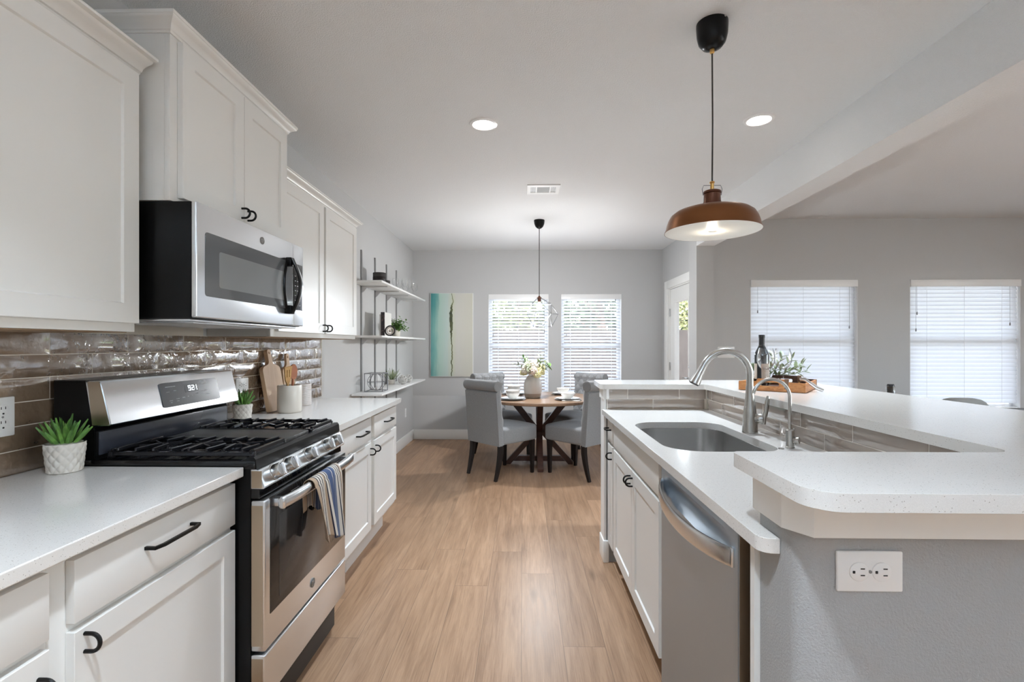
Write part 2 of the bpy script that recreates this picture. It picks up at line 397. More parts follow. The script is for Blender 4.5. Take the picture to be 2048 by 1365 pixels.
wall('wall_dining_right', 'y', 5.12, YF, 0, H, 1.90, 2.04, [(5.56, 6.46, 0, 2.03)])
GW = [(2.351, 3.441), (3.971, 5.08)]; GZ = (.64, 1.970)
wall('wall_great_room', 'x', 2.04, 6.6, 0, H, 5.12, 5.26, [(a, b, *GZ) for a, b in GW])
RW_ADDED = [(-2.2, -.2), (.3, 2.6)]  # openings added in the unseen right wall to let sky light in
wall('wall_right', 'y', -2.6, 5.26, 0, H, 6.6, 6.74, [(a, b, .1, 2.3) for a, b in RW_ADDED])
BW = []
wall('wall_rear', 'x', XL - .14, 6.74, 0, H, -2.74, -2.6, [(a, b, .1, 2.3) for a, b in BW])
struct(MB().box(1.77, 1.95, -2.6, 5.04, 2.31, H).build('trim_1', M['ceiling'], flat=True))
struct(MB().box(1.77, 1.95, 5.04, 5.26, 0, H, ).build('trim_2', M['wall'], flat=True))
def baseboard(name, x0, x1, y0, y1):
    mb = MB(); mb.box(x0, x1, y0, y1, 0, .135, .003); struct(mb.build(name, M['trim']))
baseboard('baseboard_left', XL, XL + .016, 3.56, YF)
baseboard('baseboard_back', XL + .016, 1.90, YF - .016, YF)
baseboard('baseboard_dining_right', 1.884, 1.90, 5.12, 5.46)
baseboard('baseboard_great_room', 2.04, 6.6, 5.104, 5.12)
# windows --------------------------------------------------------
def window(n, x0, x1, z0, z1, y, rail):
    w_ = struct(thing('window_%d' % n, None, None, ((x0 + x1) / 2, y, z0)))
    f = MB(); t = .045; ya, yb = y + .075, y + .125
    f.box(x0, x0 + t, ya, yb, z0, z1); f.box(x1 - t, x1, ya, yb, z0, z1); f.box(x0 + t, x1 - t, ya, yb, z0, z0 + t); f.box(x0 + t, x1 - t, ya, yb, z1 - t, z1)
    f.box(x0 + t, x1 - t, ya, yb, rail - .022, rail + .022); f.build('window_frame', M['vinyl'], w_)
    MB().box(x0 + t, x1 - t, y + .098, y + .102, z0 + t, z1 - t).build('pane', M['pane'], w_)
    j_ = MB(); j_.box(x0, x0 + .004, y + .001, ya, z0, z1 - .004); j_.box(x1 - .004, x1, y + .001, ya, z0, z1 - .004); j_.build('lit_reveal_strip', M['vinyl'], w_)  # thin white strips stand in for daylight on the drywall reveals
    s_ = MB(); s_.box(x0 - .03, x1 + .03, y - .03, y + .075, z0 - .025, z0, .004); s_.build('window_sill', M['trim'], w_)
    return w_
def blind(x0, x1, z0, z1, y, pitch, tilt, label, group, wands):
    t = thing('window_blind', label, 'blind', ((x0 + x1) / 2, y + .03, z1), group)
    v = MB(); v.box(x0 + .002, x1 - .002, y - .012, y + .004, z1 - .072, z1 - .002, .003); v.box(x0 + .004, x1 - .004, y + .004, y + .06, z1 - .045, z1 - .004)
    v.build('headrail', M['white'], t)
    sl = MB(); z = z1 - .085; ca, sa = math.cos(R(tilt)), math.sin(R(tilt)); hw = .0245; yc = y + .034
    while z > z0 + .05:
        pr = []
        for k in range(5):
            u = -1 + k / 2; cr = .003 * (1 - u * u); pr.append((yc + u * hw * ca - cr * sa, z + u * hw * sa + cr * ca))
        top = [(a - .0016 * sa * 0, b + .0022) for a, b in pr][::-1]
        sl.prism(pr + top, x0 + .012, x1 - .012, 'x'); z -= pitch
    sl.build('slats', M['slat'], t)
    b = MB(); b.box(x0 + .012, x1 - .012, yc - .02, yc + .02, z0 + .004, z0 + .022, .003); b.build('bottom_rail', M['white'], t)
    L = MB()
    for u in (.16, .5, .84):
        xx = x0 + (x1 - x0) * u
        for yy in (yc - hw - .001, yc + hw + .001): L.tube([(xx, yy, z0 + .02), (xx, yy, z1 - .05)], .0013, 5)
    L.build('ladder_cord', M['white'], t)
    for u, zz in wands:
        c = MB(); xx = x0 + (x1 - x0) * u; c.tube([(xx, y - .004, z1 - .07), (xx, y - .006, zz)], .0012, 5); c.lathe([(.002, .0), (.006, -.012), (.006, -.03), (.002, -.034)], (xx, y - .006, zz), 8)
        c.build('pull_cord', M['greymetal'], t)
    return t
window(1, *DW[0], *DZ, YF, 1.285); window(2, *DW[1], *DZ, YF, 1.285)
window(3, *GW[0], *GZ, 5.12, 1.36); window(4, *GW[1], *GZ, 5.12, 1.36)
blind(*DW[0], *DZ, YF, .043, -31, 'half open white slat blind behind the flower vase, left dining window', 'slat blinds in the dining area', [(.08, 1.45), (.93, 1.5)])
blind(*DW[1], *DZ, YF, .043, -31, 'half open white slat blind in the right dining window', 'slat blinds in the dining area', [(.09, 1.45), (.9, 1.93)])
blind(*GW[0], *GZ, 5.12, .0415, 66, 'nearly closed white slat blind behind the wine bottle', 'slat blinds on the grey great room wall', [(.065, 1.66), (.92, 1.5)])
blind(*GW[1], *GZ, 5.12, .0415, 66, 'nearly closed white slat blind at the far right of the grey wall', 'slat blinds on the grey great room wall', [(.06, 1.64), (.05, 1.47), (.9, 1.53)])
for i, (a, b) in enumerate(RW_ADDED):  # frames and panes of the added, unseen windows
    f = MB(); t = .05
    for q in ((a, a + t, .1, 2.3), (b - t, b, .1, 2.3), (a + t, b - t, .1, .1 + t), (a + t, b - t, 2.3 - t, 2.3), ((a + b) / 2 - .03, (a + b) / 2 + .03, .1 + t, 2.3 - t)): f.box(6.64, 6.70, q[0], q[1], q[2], q[3])
    w_ = struct(thing('window_%d' % (5 + i), None, None, (6.67, (a + b) / 2, .5))); f.build('window_frame', M['vinyl'], w_)
    MB().box(6.668, 6.672, a + t, b - t, .15, 2.25).build('pane', M['pane'], w_)
    portal(6.76, (a + b) / 2, 1.2, b - a, 2.2, (-1, 0, 0))
for i, (a, b) in enumerate(BW):
    f = MB(); t = .05
    for q in ((a, a + t, .1, 2.3), (b - t, b, .1, 2.3), (a + t, b - t, .1, .1 + t), (a + t, b - t, 2.3 - t, 2.3), ((a + b) / 2 - .03, (a + b) / 2 + .03, .1 + t, 2.3 - t)): f.box(q[0], q[1], -2.70, -2.64, q[2], q[3])
    w_ = struct(thing('window_%d' % (8 + i), None, None, ((a + b) / 2, -2.67, .1))); f.build('window_frame', M['vinyl'], w_)
    MB().box(a + t, b - t, -2.672, -2.668, .15, 2.25).build('pane', M['pane'], w_)
    portal((a + b) / 2, -2.76, 1.2, b - a, 2.2, (0, 1, 0))
for a, b in DW: portal((a + b) / 2, YF + .16, 1.30, b - a, 1.4, (0, -1, 0))
for a, b in GW: portal((a + b) / 2, 5.28, 1.3, b - a, 1.34, (0, -1, 0))
# glazed patio door in the dining side wall ------------------------
d = struct(thing('door_1', None, None, (1.95, 6.0, 0)))
mb = MB(); X0, X1 = 1.925, 1.967; g = (5.74, 6.26, .28, 1.84)
for q in ((5.575, g[0], .01, 2.015), (g[1], 6.445, .01, 2.015), (g[0], g[1], .01, g[2]), (g[0], g[1], g[3], 2.015)): mb.box(X0, X1, *q)
mb.build('door_leaf', M['trim'], d)
mb = MB(); t = .022
for q in ((g[0] - t, g[0] + .006, g[2] - t, g[3] + t), (g[1] - .006, g[1] + t, g[2] - t, g[3] + t), (g[0] + .006, g[1] - .006, g[2] - t, g[2] + .006), (g[0] + .006, g[1] - .006, g[3] - .006, g[3] + t)): mb.box(X0 - .007, X1 + .007, *q)
mb.build('glazing_bead', M['trim'], d)
MB().box(1.944, 1.948, g[0], g[1], g[2], g[3]).build('pane', M['pane'], d)
mb = MB()
for q in ((5.46, 5.56, 0, 2.13), (6.46, 6.56, 0, 2.13), (5.56, 6.46, 2.03, 2.13)): mb.box(1.878, 1.90, *q, .002)
for q in ((5.56, 5.572, 0, 2.03), (6.448, 6.46, 0, 2.03), (5.572, 6.448, 2.018, 2.03)): mb.box(1.90, 2.04, *q)
mb.build('door_casing', M['trim'], d)
for z in (1.72, 1.02, .25):
    mb = MB(); mb.box(1.916, 1.926, 6.425, 6.462, z - .05, z + .05, .002); mb.tube([(1.915, 6.447, z - .052), (1.915, 6.447, z + .052)], .007, 8); mb.build('hinge', M['chrome'], d)
mb = MB(); mb.lathe([(.03, 0), (.03, .008), (.018, .012), (.014, .03), (0, .034)], (1.925, 5.655, 1.045), 16, (-1, 0, 0)); mb.build('deadbolt', M['chrome'], d)
mb = MB(); mb.lathe([(.032, 0), (.032, .01), (.012, .014), (.012, .045)], (1.925, 5.655, .915), 16, (-1, 0, 0)); mb.tube([(1.878, 5.655, .915), (1.872, 5.68, .915), (1.872, 5.78, .912)], [.01, .010, .008], 10); mb.build('door_handle', M['chrome'], d)
# ------------------------------------------------ outside
m = mat('dry_lawn', (.2, .2, .1), .95); n = noise(m, coords(m), 3, 6); LK(m, ramp(m, n.outputs[0], [(.3, (.07, .08, .035)), (.7, (.22, .19, .12))]), P_(m).inputs['Base Color'])
g_ = MB().box(-30, 40, -20, 60, -.4, -.14).build('lawn', m, flat=True); tag(g_, 'dry green and tan lawn outside the windows', 'lawn'); struct(g_)
m = mat('patio_concrete', (.55, .52, .47), .9)
struct(tag(MB().box(6.76, 14, -8, 5.5, -.14, -.06).build('bounce_patio', m, flat=True), 'pale concrete slab added out of view to bounce light into the great room', 'patio'))  # unseen pale slab added to bounce sunlight up through the right wall openings
struct(tag(MB().box(-2.5, 6.5, 6.90, 9.5, -.14, -.06).build('patio_slab', m, flat=True), 'pale concrete patio outside the dining windows', 'patio'))
M['fence'] = wood('weathered_cedar', (.028, .023, .021), (.052, .044, .040), (3, 3, .6), .9)
fe = thing('wooden_fence', 'weathered brown board fence at the end of the yard', 'fence', (4, 14, -.14))
mb = MB(); x = -12
while x < 22: mb.box(x, x + .1445, 14, 14.02, -.14, 1.72); x += .145
mb.build('fence_boards', M['fence'], fe)
mb = MB()
for z in (.1, .85, 1.55): mb.box(-12, 22, 14.02, 14.07, z, z + .09)
mb.build('fence_rail', M['fence'], fe)
random.seed(5)
M['bark'] = mat('bark', (.10, .07, .05), .9)
def tree(x, y, h, r, label, col, seed):
    rnd = random.Random(seed); t = thing('tree', label, 'tree', (x, y, -.14), 'trees beyond the yard fence')
    mb = MB(); mb.tube([(x, y, -.14), (x + .1, y, h * .35), (x - .05, y + .1, h * .75)], [.14, .11, .05], 8)
    for k in range(5):
        a = rnd.random() * 6.28; mb.tube([(x, y, h * (.3 + .08 * k)), (x + math.cos(a) * r * .7, y + math.sin(a) * r * .7, h * (.5 + .08 * k))], [.06, .02], 6)
    mb.build('trunk', M['bark'], t)
    m_ = mat('foliage_%d' % seed, col, .7); n_ = noise(m_, coords(m_), 2.5, 3); LK(m_, ramp(m_, n_.outputs[0], [(.3, tuple(c * .5 for c in col)), (.7, tuple(min(1, c * 1.5) for c in col))]), P_(m_).inputs['Base Color'])
    mb = MB(); blobs = [(rnd.gauss(0, r * .45), rnd.gauss(0, r * .35), h * (.45 + .45 * rnd.random()), r * rnd.uniform(.35, .6)) for _ in range(12)]
    for bx, by, bz, br in blobs:
        for _ in range(190):
            d_ = Vector((rnd.gauss(0, 1), rnd.gauss(0, 1), rnd.gauss(0, 1))).normalized() * br * rnd.uniform(.6, 1.05)
            p = Vector((x + bx, y + by, bz)) + d_; u = Vector((rnd.gauss(0, 1), rnd.gauss(0, 1), rnd.gauss(0, 1))).normalized() * rnd.uniform(.06, .12); v_ = u.orthogonal().normalized() * u.length * .6
            mb.faces([p - u, p + v_, p + u, p - v_], [(0, 1, 2, 3)])
    mb.build('foliage', m_, t, flat=True, recalc=False)
tree(-4.6, 16.2, 4.0, 1.5, 'dark green tree beyond the fence, left of the left dining window', (.035, .065, .018), 1)
tree(-.2, 20.8, 4.6, 1.6, 'yellow green tree seen through the left dining blind', (.10, .12, .035), 2)
tree(2.6, 16.2, 3.9, 1.5, 'dark green tree seen through the right dining blind', (.035, .055, .022), 3)
tree(6.3, 20.8, 4.7, 1.6, 'light olive tree seen through the glass of the patio door', (.20, .21, .08), 4)
tree(9.6, 16.2, 4.4, 1.6, 'broad tree behind the great room windows', (.07, .11, .04), 5)
tree(13.6, 20.8, 4.8, 1.7, 'broad tree furthest right beyond the fence', (.07, .11, .04), 6)
rnd = random.Random(9); mb = MB()
for i in range(5200):
    p = Vector((rnd.uniform(-14, 26), 25 + rnd.uniform(-.7, .7), rnd.uniform(-.1, 1) * (3.3 + .5 * math.sin(i)) )); u = Vector((rnd.gauss(0, 1), rnd.gauss(0, 1), rnd.gauss(0, 1))).normalized() * .3; v_ = u.orthogonal().normalized() * .2
    mb.faces([p - u, p + v_, p + u, p - v_], [(0, 1, 2, 3)])
o = mb.build('hedge', mat('hedge_green', (.045, .07, .03), .8), flat=True, recalc=False); tag(o, 'dark hedge line behind the trees at the back of the yard', 'hedge')
# ------------------------------------------------ ceiling fittings
def can(x, y, label):
    t = thing('recessed_light', label, 'ceiling light', (x, y, H), 'recessed ceiling lights')
    mb = MB(); mb.lathe([(.060, -.002), (.066, -.009), (.080, -.006), (.084, 0), (.060, 0)], (x, y, H), 36); mb.build('trim_ring', M['white'], t)
    mb = MB(); mb.lathe([(0, -.004), (.061, -.004), (.061, 0)], (x, y, H), 32); mb.build('diffuser', M['lamp_on'], t)
    o = lamp('recessed_lamp', 'AREA', (x, y, H - .012), (0, 0, 0), CAN_W, (.76, .88, 1)); o.data.shape = 'DISK'; o.data.size = .12; o.data.spread = R(105)
can(*ROOM_CANS[0], 'round lit recessed ceiling light above the floor between stove and table')
can(*ROOM_CANS[1], 'round lit recessed ceiling light behind the copper pendant, near the beam')
for i, (x, y) in enumerate(ROOM_CANS[2:]): can(x, y, 'round recessed ceiling light added out of view to brighten the room')
t = thing('ceiling_vent', 'white rectangular air vent in the ceiling before the dining area', 'air vent', (.17, 4.09, H))
mb = MB(); x0, x1, y0, y1 = .035, .302, 3.975, 4.21
for q in ((x0, x1, y0, y0 + .045), (x0, x1, y1 - .045, y1), (x0, x0 + .028, y0 + .045, y1 - .045), (x1 - .028, x1, y0 + .045, y1 - .045), (x0 + .07, x0 + .082, y0 + .045, y1 - .045), (x1 - .082, x1 - .07, y0 + .045, y1 - .045)): mb.box(*q, H - .008, H)
mb.build('vent_frame', M['white'], t)
mb = MB(); mb.box(x0 + .083, x1 - .083, y0 + .046, y1 - .046, H - .006, H - .001); mb.build('centre_grille', mat('vent_grey', (.30, .30, .29), .6), t)
for s_ in (0, 1):
    mb = MB()
    for k in range(4):
        xx = (x0 + .031 + k * .010, x1 - .034 - k * .010)[s_]; mb.box(xx, xx + .004, y0 + .045, y1 - .045, H - .007, H - .001)
    mb.build('louvre', M['white'], t)
mb = MB(); mb.box(x0 + .028, x1 - .028, y0 + .045, y1 - .045, H - .001, H - .0005); mb.build('vent_duct', M['greymetal'], t)
# uplighter floor lamps added out of view to brighten the ceiling
for i, (x, y, pw) in enumerate(((.15, -1.3, 105), (4.3, 1.1, 50))):
    t = thing('fill_floor_lamp', 'tall uplighter added out of view to brighten the ceiling', 'added fill lamp', (x, y, 0), 'added uplighters out of view')
    mb = MB(); mb.lathe([(0, 0), (.14, 0), (.14, .018), (.02, .03), (0, .03)], (x, y, 0), 32); mb.build('base', M['black'], t)
    mb = MB(); mb.tube([(x, y, .02), (x, y, 1.74)], .012, 12); mb.build('pole', M['black'], t)
    mb = MB(); mb.lathe([(.012, 1.73), (.05, 1.74), (.14, 1.80), (.17, 1.86), (.167, 1.86), (.136, 1.804), (.048, 1.744), (0, 1.742)], (x, y, 0), 40); mb.build('lamp_shade', M['white'], t)
    o = lamp('fill_uplight', 'AREA', (x, y, 1.80), (PI, 0, 0), pw, (.60, .79, 1)); o.data.shape = 'DISK'; o.data.size = .22
# wall plates
def plate(name, label, cat, c, n, w_, h, kind):
    """n: 'x+' faces +x, 'y-' faces -y; w_ across, h high"""
    t = thing(name, label, cat, c); cx, cy, cz = c
    def B(mb, u0, u1, z0, z1, d0, d1, bev=0):
        if n == 'x+': mb.box(cx + d0, cx + d1, cy + u0, cy + u1, cz + z0, cz + z1, bev)
        else: mb.box(cx + u0, cx + u1, cy - d1, cy - d0, cz + z0, cz + z1, bev)
    mb = MB(); B(mb, -w_ / 2, w_ / 2, -h / 2, h / 2, 0, .006, .003); mb.build('cover_plate', M['white'], t)
    hz = w_ > h
    if kind == 'duplex':
        for s_ in (-1, 1):
            ou, oz = (s_ * .0205, 0) if hz else (0, s_ * .0205)
            mb = MB(); ax = (1, 0, 0) if n == 'x+' else (0, -1, 0)
            cc = (cx + .006, cy + ou, cz + oz) if n == 'x+' else (cx + ou, cy - .006, cz + oz)
            mb.lathe([(.0172, -.001), (.0172, .0015), (.016, .0022), (0, .0022)], cc, 28, ax); soc = mb.build('socket', M['white'], t)
            mb = MB()
            for sl in (-.006, .006):
                if hz: B(mb, ou + .002, ou + .0095, sl - .0010, sl + .0010, .008, .0087)
                else: B(mb, sl - .0010, sl + .0010, oz + .002, oz + .0095, .008, .0087)
            if hz: B(mb, ou - .0125, ou - .008, -.0025, .0025, .008, .0087, .0008)
            else: B(mb, -.0025, .0025, oz - .0125, oz - .008, .008, .0087, .0008)
            mb.build('slots', M['dark'], soc)
        mb = MB(); ax = (1, 0, 0) if n == 'x+' else (0, -1, 0); mb.lathe([(.003, 0), (.003, .0014), (0, .0018)], (cx + .006, cy, cz) if n == 'x+' else (cx, cy - .006, cz), 12, ax); mb.build('screw', M['greymetal'], t)
    else:
        k = 3 if w_ > .1 else 1
        for i in range(k):
            o = (i - (k - 1) / 2) * .046; mb = MB(); B(mb, o - .016, o + .016, -.033, .033, .006, .009, .001); mb.build('rocker_switch', M['white'], t)
plate('light_switch', 'white triple light switch plate on the grey wall behind the faucet arch', 'light switch', (2.10, 5.12, 1.222), 'y-', .175, .115, 'sw')
plate('wall_outlet', 'white outlet plate low on the left wall beyond the base cabinets', 'outlet', (XL, 6.30, .42), 'x+', .07, .115, 'duplex')
plate('wall_outlet', 'white double outlet set in the tiles behind the smaller succulent by the stove', 'outlet', (XL + .008, 2.60, 1.085), 'x+', .115, .07, 'duplex')
plate('wall_outlet', 'white outlet at the left picture edge in the tile wall', 'outlet', (XL + .008, 1.385, 1.09), 'x+', .07, .115, 'duplex')
plate('wall_outlet', 'white horizontal double outlet on the grey end wall below the raised bar', 'outlet', (.637, .92, .883), 'y-', .120, .075, 'duplex')
# ================================================================ KITCHEN, LEFT RUN
def shaker(mb, s, xb, xf, y0, y1, z0, z1, rail=.058, rec=.007):
    """door: back plane xb, front plane xf (s=+1 front faces +x)"""
    r = rec * s; a0, a1, b0, b1 = y0 + rail, y1 - rail, z0 + rail, z1 - rail; e = .0035
    def ring(x, i): return [(x, y0 + i, z0 + i), (x, y1 - i, z0 + i), (x, y1 - i, z1 - i), (x, y0 + i, z1 - i)]
    vs = ring(xb, 0) + ring(xf - .0012 * s, 0) + ring(xf, .0012) + ring(xf, rail) + ring(xf - r, rail + e)
    fs = [(0, 1, 2, 3)]
    for k in range(4):
        for i in range(4): fs.append((k * 4 + i, k * 4 + (i + 1) % 4, k * 4 + 4 + (i + 1) % 4, k * 4 + 4 + i))
    fs.append((16, 17, 18, 19)); mb.faces(vs, fs); return mb
def upull(parent, s, x, y, z, name='handle'):
    mb = MB(); r = .0185; pts = [(x, y, z + r)] + [(x + s * (.014 + r * math.cos(R(a))), y, z + r * math.sin(R(a))) for a in range(90, -91, -15)] + [(x, y, z - r)]
    mb.tube(pts, .0042, 8); mb.build(name, M['black'], parent)
def barpull(parent, s, x, y, z, L=.16):
    mb = MB(); h = L / 2; o = s * .03
    mb.tube([(x, y - h, z), (x + o * .8, y - h, z), (x + o, y - h + .022, z), (x + o, y + h - .022, z), (x + o * .8, y + h, z), (x, y + h, z)], .0055, 4, up=(0, 0, 1)); mb.build('handle', M['black'], parent)
def cabinet(name, label, s, xw, xf, y0, y1, z0, z1, fronts, group=None, toe=0, cm='cab', side_y=None):
    """xw wall side, xf face-frame plane; fronts: (kind, y0,y1,z0,z1, pull)"""
    t = thing(name, label, 'cabinet', ((xw + xf) / 2, (y0 + y1) / 2, 0 if toe else z0), group)
    mb = MB(); mb.box(xw, xf - s * .019, y0, y1, z0, z1)
    if toe: mb.box(xw, xf - s * .085, y0 + .002, y1 - .002, 0, z0)
    mb.build('carcass', M[cm], t)
    mb = MB(); mb.box(xf - s * .019, xf, y0, y1, z0, z1, .001); mb.build('face_frame', M[cm], t)
    for k, a, b, c, d, pull in fronts:
        mb = MB(); xd = xf + s * .020
        if k == 'drawer': mb.box(xf + s * .001, xd, a, b, c, d, .0015)
        else: shaker(mb, s, xf + s * .001, xd, a, b, c, d)
        o = mb.build('drawer_front' if k == 'drawer' else 'door', M[cm], t)
        if pull:
            if pull[0] == 'u': upull(o, s, xd, pull[1], pull[2])
            else: barpull(o, s, xd, pull[1], pull[2])
    return t
CT = .914
FX = -.925   # face frame plane of the left base cabinets
bz0, bz1 = .17, CT - .030
def base_L(label, y0, y1, fr): return cabinet('base_cabinet', label, 1, XL + .002, FX, y0, y1, bz0, bz1, fr, 'white base cabinets along the left wall', toe=1)
base_L('white base cabinet at the bottom left corner of the picture, mostly cut off', .33, .930, [('drawer', .36, .917, .735, .864, None), ('door', .36, .917, .20, .717, ('u', .895, .655))])
base_L('white base cabinet just before the stove with black drawer bar', .930, 1.528, [('drawer', .969, 1.522, .735, .864, ('b', 1.235, .812)), ('door', .969, 1.522, .20, .717, ('u', .992, .685))])
base_L('white two-door base cabinet beyond the stove with two drawers', 2.234, 3.505, [('drawer', 2.26, 2.905, .735, .864, ('b', 2.72, .80)), ('drawer', 2.965, 3.48, .735, .864, ('b', 3.25, .80)), ('door', 2.26, 2.905, .20, .717, ('u', 2.885, .665)), ('door', 2.965, 3.48, .20, .717, ('u', 2.985, .665))])
def counter(name, label, outer, holes, z0, z1, group=None, bev=.003):
    mb = MB(); mb.slab(outer, holes, z0, z1); o = mb.build(name, M['quartz'])
    md = o.modifiers.new('edge', 'BEVEL'); md.width = bev; md.segments = 2; md.limit_method = 'ANGLE'; md.angle_limit = R(50)
    return tag(o, label, 'countertop', group)
def rect(x0, x1, y0, y1): return [(x0, y0), (x1, y0), (x1, y1), (x0, y1)]
counter('countertop', 'pale quartz countertop to the left of the stove', rect(XL + .010, -.880, .33, 1.526), [], CT - .030, CT)
counter('countertop', 'pale quartz countertop beyond the stove under the wall shelves', rpoly(rect(XL + .010, -.880, 2.236, 3.53), [0, 0, .01, 0]), [], CT - .030, CT)
# tiled splashback: each tile is modelled on the grout bed
def tiles(mb, fn, u0, u1, v0, rows, L=.31, pitch=.0715, ph=(1.536, 1.691), g=.0028, th=.008, start=0):
    rnd = random.Random(4)
    for r_ in range(rows):
        z0 = v0 + r_ * pitch; p = ph[(r_ + start) % 2]; k0 = math.floor((u0 - p) / L); a = p + k0 * L
        while a < u1:
            b0, b1 = max(a + g / 2, u0), min(a + L - g / 2, u1)
            if b1 - b0 > .012:
                nu, nv = 9, 5; tl = [rnd.uniform(-1, 1) for _ in range(6)]
                def P(i, j, f=1):
                    u = b0 + (b1 - b0) * i / (nu - 1); v = z0 + g / 2 + (pitch - g) * j / (nv - 1)
                    eu, ev = min(i, nu - 1 - i), min(j, nv - 1 - j)
                    d = th + .0009 * math.sin(tl[0] * 5 + i * .9 + tl[1] * 3) + .0006 * tl[2] * (i / 4 - 1) + .0006 * math.sin(j * 1.3 + tl[3] * 6)
                    if eu == 0 or ev == 0: d = th * .45
                    return fn(u, v, d)
                vs = [P(i, j) for j in range(nv) for i in range(nu)]
                mb.faces(vs, [(j * nu + i, j * nu + i + 1, (j + 1) * nu + i + 1, (j + 1) * nu + i) for j in range(nv - 1) for i in range(nu - 1)], True)
            a += L
t = thing('backsplash', 'glossy taupe subway tile backsplash on the wall behind the stove', 'tile backsplash', (XL, 2.0, CT))
mb = MB(); mb.box(XL + .0005, XL + .0045, .33, 3.66, CT + .001, 1.342); mb.box(XL + .0005, XL + .0045, 1.54, 2.29, 1.342, 1.378); mb.build('grout_bed', M['grout'], t)
mb = MB(); tiles(mb, lambda u, v, d: (XL + .001 + d, u, v), .33, 3.655, .912, 6, start=1)
mb.build('tile_field', M['tile'], t, recalc=False)
# upper cabinets
UX = -1.21
def crown(parent, s_x0, xf, y0, y1, z, end0, end1, up=.045, out=.045):
    prof = [(0, 0), (.004, 0), (.006, .006), (.010, .008), (.013, .016), (.022, .024), (.034, .030), (.038, .033), (.040, .038), (out, .038), (out, up), (0, up)]
    prof = [(a * out / .045, b * up / .045) for a, b in prof]
    path = []
    if end0: path += [(XL + .002, y0, 0, -1)]
    path += [(xf, y0, 1, -1 if end0 else 0), (xf, y1, 1, 1 if end1 else 0)]
    if end1: path += [(XL + .002, y1, 0, 1)]
    mb = MB(); n = len(prof)
    vs = [(px + dx * a, py + dy * a, z + b) for px, py, dx, dy in path for a, b in prof]
    fs = [(i * n + k, i * n + (k + 1) % n, (i + 1) * n + (k + 1) % n, (i + 1) * n + k) for i in range(len(path) - 1) for k in range(n)]
    fs += [tuple(range(n)), tuple(range((len(path) - 1) * n, len(path) * n))[::-1]]
    mb.faces(vs, fs); mb.build('crown_moulding', M['cab'], parent)
G = 'white wall cabinets on the left'
c1 = cabinet('wall_cabinet', 'large white wall cabinet at the left picture edge, beside the microwave', 1, XL + .002, UX, .55, 1.500, 1.340, 2.150, [('door', .70, 1.494, 1.366, 2.140, None)], G)
crown(c1, 0, UX, .55, 1.515, 2.149, False, False, .046, .054)
c2 = cabinet('wall_cabinet', 'tallest white wall cabinet above the microwave with two doors', 1, XL + .002, -1.120, 1.530, 2.290, 1.760, 2.290, [('door', 1.562, 1.910, 1.775, 2.280, ('u', 1.893, 1.815)), ('door', 1.913, 2.262, 1.775, 2.280, ('u', 1.935, 1.815))], G)
crown(c2, 0, -1.120, 1.530, 2.290, 2.290, True, True, .048, .042)
c3 = cabinet('wall_cabinet', 'white two-door wall cabinet between microwave and open shelves', 1, XL + .002, UX, 2.320, 3.505, 1.340, 2.140, [('door', 2.360, 2.905, 1.366, 2.130, ('u', 2.888, 1.398)), ('door', 2.935, 3.480, 1.366, 2.130, ('u', 2.952, 1.398))], G)
crown(c3, 0, UX, 2.320, 3.505, 2.140, False, True)
for c_, y0, y1 in ((c1, .55, 1.5), (c3, 2.32, 3.505)):
    mb = MB(); mb.box(XL + .004, UX - .022, y0 + .004, y1 - .004, 1.3375, 1.3398); mb.build('underside_panel', M['undercab'], c_)
# ---------------------------------------------------------------- gas range
ry0, ry1 = 1.531, 2.231; rf = -.815
t = rng = thing('gas_range', 'stainless steel gas range with five knobs and black cooktop', 'stove', (-1.16, 1.88, 0))
mb = MB(); mb.box(XL + .02, -.862, ry0, ry1, .10, .905); mb.build('body', M['blacksat'], t)
mb = MB()
for x in (-1.44, -.92):
    for y in (ry0 + .06, ry1 - .06): mb.lathe([(.018, 0), (.02, .01), (.012, .02), (.012, .10)], (x, y, 0), 12)
mb.build('levelling_feet', M['dark'], t)
mb = MB(); mb.box(XL + .02, -.846, ry0 - .001, ry1 + .001, .905, .932, .004); mb.build('cooktop', M['blackgloss'], t)
mb = MB()  # front rolled trim
mb.prism([(-.90, .930), (-.865, .944), (-.852, .944), (-.845, .936), (-.842, .905), (-.90, .905)], ry0, ry1, 'y'); mb.build('front_trim', M['blacksat'], t)
# slanted knob panel
mb = MB(); mb.prism([(-.862, .904), (-.845, .904), (-.838, .900), (-.818, .850), (-.822, .843), (-.862, .843)], ry0 + .001, ry1 - .001, 'y', .002); kp = mb.build('control_panel', M['steel'], t)
mb = MB(); mb.box(-.858, -.826, ry0 - .0012, ry0 + .0015, .846, .900); mb.build('end_cap', M['steelside'], kp)
ax = Vector((.93, 0, .37)).normalized()
for y in (1.612, 1.704, 1.866, 2.035, 2.128):
    c = Vector((-.829, y, .876)); k = MB()
    k.lathe([(.027, 0), (.027, .004), (.023, .006)], c, 28, ax)
    k.lathe([(.0245, .006), (.0245, .026), (.023, .030), (.0, .031)], c, 28, ax)
    kn = k.build('knob', M['nickel'], t)
    q = Vector((1, 0, 0)).rotation_difference(ax).to_matrix().to_4x4(); k = MB(); k.box(.028, .042, -.0065, .0065, -.021, .021, .004, 3, Matrix.Translation(c) @ q); k.build('knob_grip', M['steel'], kn)
